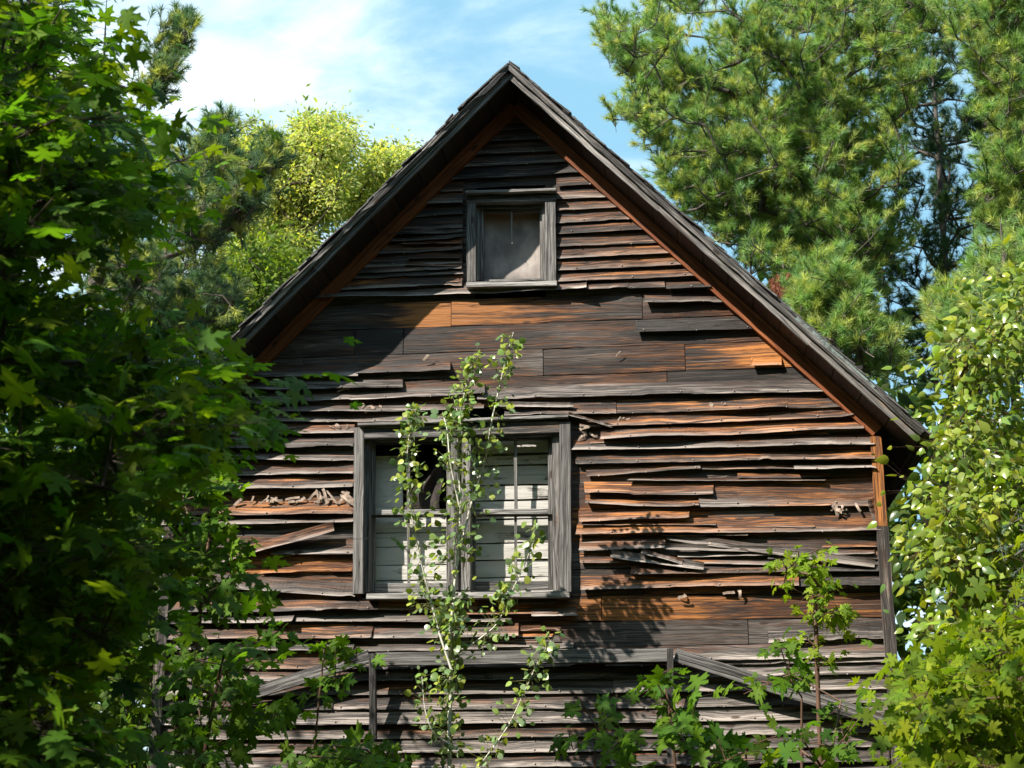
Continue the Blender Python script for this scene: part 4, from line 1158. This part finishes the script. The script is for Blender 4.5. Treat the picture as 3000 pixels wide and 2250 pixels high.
# sunlit bushes glimpsed through the maple
for k, (poly, ylo, yhi, bx, lab) in enumerate(((((-60, 1050), (560, 1020), (500, 1500), (-60, 1560)), 1.5, 4.0, 240, 'green bush seen through the maple left of the house, the upper one'),
                                              (((-60, 1500), (480, 1450), (500, 2300), (-60, 2300)), -.5, 2.0, 230, 'green bush seen through the lower maple leaves left of the house'))):
    tp = tips_px(poly, 130, ylo, yhi); b = g(bx, 2250, (ylo + yhi)/2)
    broadleaf('leafy_bush', lab, 'bush', b, spine_to(b, tp.mean(0), 7, .1), tp, ASPEN, .07, 24, .26, [(.09, .16, .025), (.12, .18, .03), (.07, .13, .025)], rt=.003, rmax=.05, flat=.8, droop=.3, facing=(-.3, -.4, .7), jit=.6, twigs=False)

# ---- shade trees out of the picture on the sunward side
q = np.column_stack([rng.uniform(-9.5, -3.2, 4000), rng.uniform(-9.5, -3.0, 4000), rng.uniform(1.0, 7.0, 4000)])
px, py, dep = px_of(q); hx, hz = wall_hit(q)
ok = (px < -250) & (hz < .75 - .9*np.clip(hx + 2.2, 0, .9)) & (((q - np.array([-6.4, -6.2, 3.8]))**2/np.array([3.2, 3.3, 3.0])**2).sum(1) < 1)
q = q[ok & ~shades_view(q)][:240]
b = (-6.4, -6.2, GROUND)
broadleaf('maple_tree', 'maple tree standing out of the picture on the left, shading the young maples', 'tree', b, spine_to(b, (-6.3, -6.2, 5.0), 8), q, MAPLE_LOW, .12, 22, .32, mg, rt=.0042, rmax=.16, flat=.5, droop=.5, facing=(0, 0, .9), jit=.5, twigs=False)

# ---- woods: front closes the view; unseen ring round the camera added to block skylight
n = 76000
front = np.arange(n) < 40000
ang = np.where(front, rng.uniform(-.75, .75, n), rng.uniform(.75, 2*math.pi - .75, n))
sunang = np.abs((ang - math.atan2(-SUN[0], -SUN[1]) + math.pi) % (2*math.pi) - math.pi)
hgt = np.where(front, 9.0 + 1.4*np.sin(ang*17) + .9*np.sin(ang*41), 15 + 2*np.sin(ang*9) + 1.5*np.sin(ang*23))
dist = np.where(front, rng.uniform(17, 24, n), rng.uniform(13, 18, n))
P = np.column_stack([CAM[0] + np.sin(ang)*dist*1.15, CAM[1] + np.where(front, 6, 3) + np.cos(ang)*dist*1.15, GROUND + rng.random(n)**.85*hgt])
def hit_at(P, Y):
    t = (Y - P[:, 1])/SUN[1]; return P[:, 0] + SUN[0]*t, P[:, 2] + SUN[2]*t
bad = np.zeros(n, bool)
for Y, a, b, lo in ((0, -4.3, 8, -1.0), (-3, -4, 8, -.5), (4, -9, 9, .0), (10, -12, 12, .5)):     # leaves cut out of the ring so the sun passes
    hx, hz = hit_at(P, Y); bad |= (hx > a) & (hx < b) & (hz > lo)
bad &= P[:, 1] < 0
P = P[~bad]; front = front[~bad]; n = len(P)
D = rng.normal(0, 1, (n, 3)); N = np.array([-.3, -.6, .6]) + rng.normal(0, .6, (n, 3))
Lv, Lf, Lc = leaves(LEAFLET, P, D, N, (np.where(front, .40, 1.0))*rng.uniform(.6, 1.4, n), palette(n, [(.045, .085, .02), (.06, .10, .022), (.085, .12, .025), (.035, .07, .022)], .2))
o = link('woods_ring', mesh_tris('woods_ring', Lv, Lf, {'lc': Lc}), M['leaf']); tag(o, 'dense green woods behind the clearing, with an unseen ring added around it to block skylight', 'woods', kind='stuff')

# ------------------------------------------------------------------ ground
n = 60; xs = np.linspace(-1, 1, n + 1); xs = np.sign(xs)*np.abs(xs)**2.2*400
gx, gy = np.meshgrid(xs, xs, indexing='ij'); gz = GROUND - .02 + .05*np.sin(gx*.7)*np.cos(gy*.9)*np.clip((np.abs(gx) + np.abs(gy))/6 - 1, 0, 1)
V = np.column_stack([gx.ravel(), gy.ravel(), gz.ravel()])
i, j = np.meshgrid(np.arange(n), np.arange(n), indexing='ij'); a = (i*(n + 1) + j).ravel()
o = link('ground', mesh_tris('ground', V, np.column_stack([a, a + n + 1, a + n + 2, a + 1])), M['earth']); tag(o, kind='structure')

# ------------------------------------------------------------------ sky, sun, camera
elev = math.asin(-SUN[2]); az = math.atan2(-SUN[0], -SUN[1])
world = bpy.data.worlds.new('World'); SC.world = world; world.use_nodes = True
T = NT('', world)
sky = T.n('ShaderNodeTexSky', sky_type='NISHITA'); sky.sun_disc = False; sky.sun_elevation = elev; sky.sun_rotation = az
sky.air_density = 1.0; sky.dust_density = .6; sky.ozone_density = 1.3
tc = T.n('ShaderNodeTexCoord').outputs['Generated']
mp = T.n('ShaderNodeMapping'); mp.inputs['Rotation'].default_value = (0, math.radians(24), 0); mp.inputs['Scale'].default_value = (2.2, 2.0, 8.5); T.l(tc, mp.inputs[0])
nz = T.n('ShaderNodeTexNoise'); nz.inputs['Scale'].default_value = 1.0; nz.inputs['Detail'].default_value = 7; nz.inputs['Roughness'].default_value = .58; nz.inputs['Distortion'].default_value = .9
T.l(mp.outputs[0], nz.inputs['Vector'])
sx = T.n('ShaderNodeSeparateXYZ'); T.l(tc, sx.inputs[0])
left = T.math('MULTIPLY', T.step(sx.outputs[0], .0, -.34), .07)
cl = T.step(T.math('ADD', nz.outputs[0], left), .43, .80)
c = T.mix(.72, sky.outputs[0], (2.3, 4.7, 6.1))
c = T.mix(cl, c, (8.6, 9.3, 9.6))
bg = T.n('ShaderNodeBackground', i_Strength=.085); T.l(c, bg.inputs[0])
wo = T.n('ShaderNodeOutputWorld'); T.l(bg.outputs[0], wo.inputs[0])

sl = bpy.data.lights.new('sun', 'SUN'); sl.energy = 5.0; sl.angle = math.radians(.53); sl.color = (1.0, .93, .82)
so = bpy.data.objects.new('sun', sl); COL.objects.link(so)
so.rotation_euler = Vector(SUN).to_track_quat('-Z', 'Y').to_euler(); so.location = (-20, -25, 20)

cd = bpy.data.cameras.new('camera'); co = bpy.data.objects.new('camera', cd); COL.objects.link(co)
co.location = CAM; co.rotation_euler = (math.radians(90) + PITCH, 0, YAW)
cd.sensor_width = 36; cd.lens = 36*FPX/3000; cd.clip_start = .1; cd.clip_end = 2000
cd.dof.use_dof = True; cd.dof.focus_distance = 12.0; cd.dof.aperture_fstop = 5.6
SC.camera = co
SC.view_settings.view_transform = 'Standard'; SC.view_settings.look = 'None'; SC.view_settings.gamma = 1; SC.view_settings.exposure = 1.1
SC.cycles.max_bounces = 6; SC.cycles.diffuse_bounces = 3; SC.cycles.transmission_bounces = 4; SC.cycles.transparent_max_bounces = 8
SC.cycles.use_denoising = True
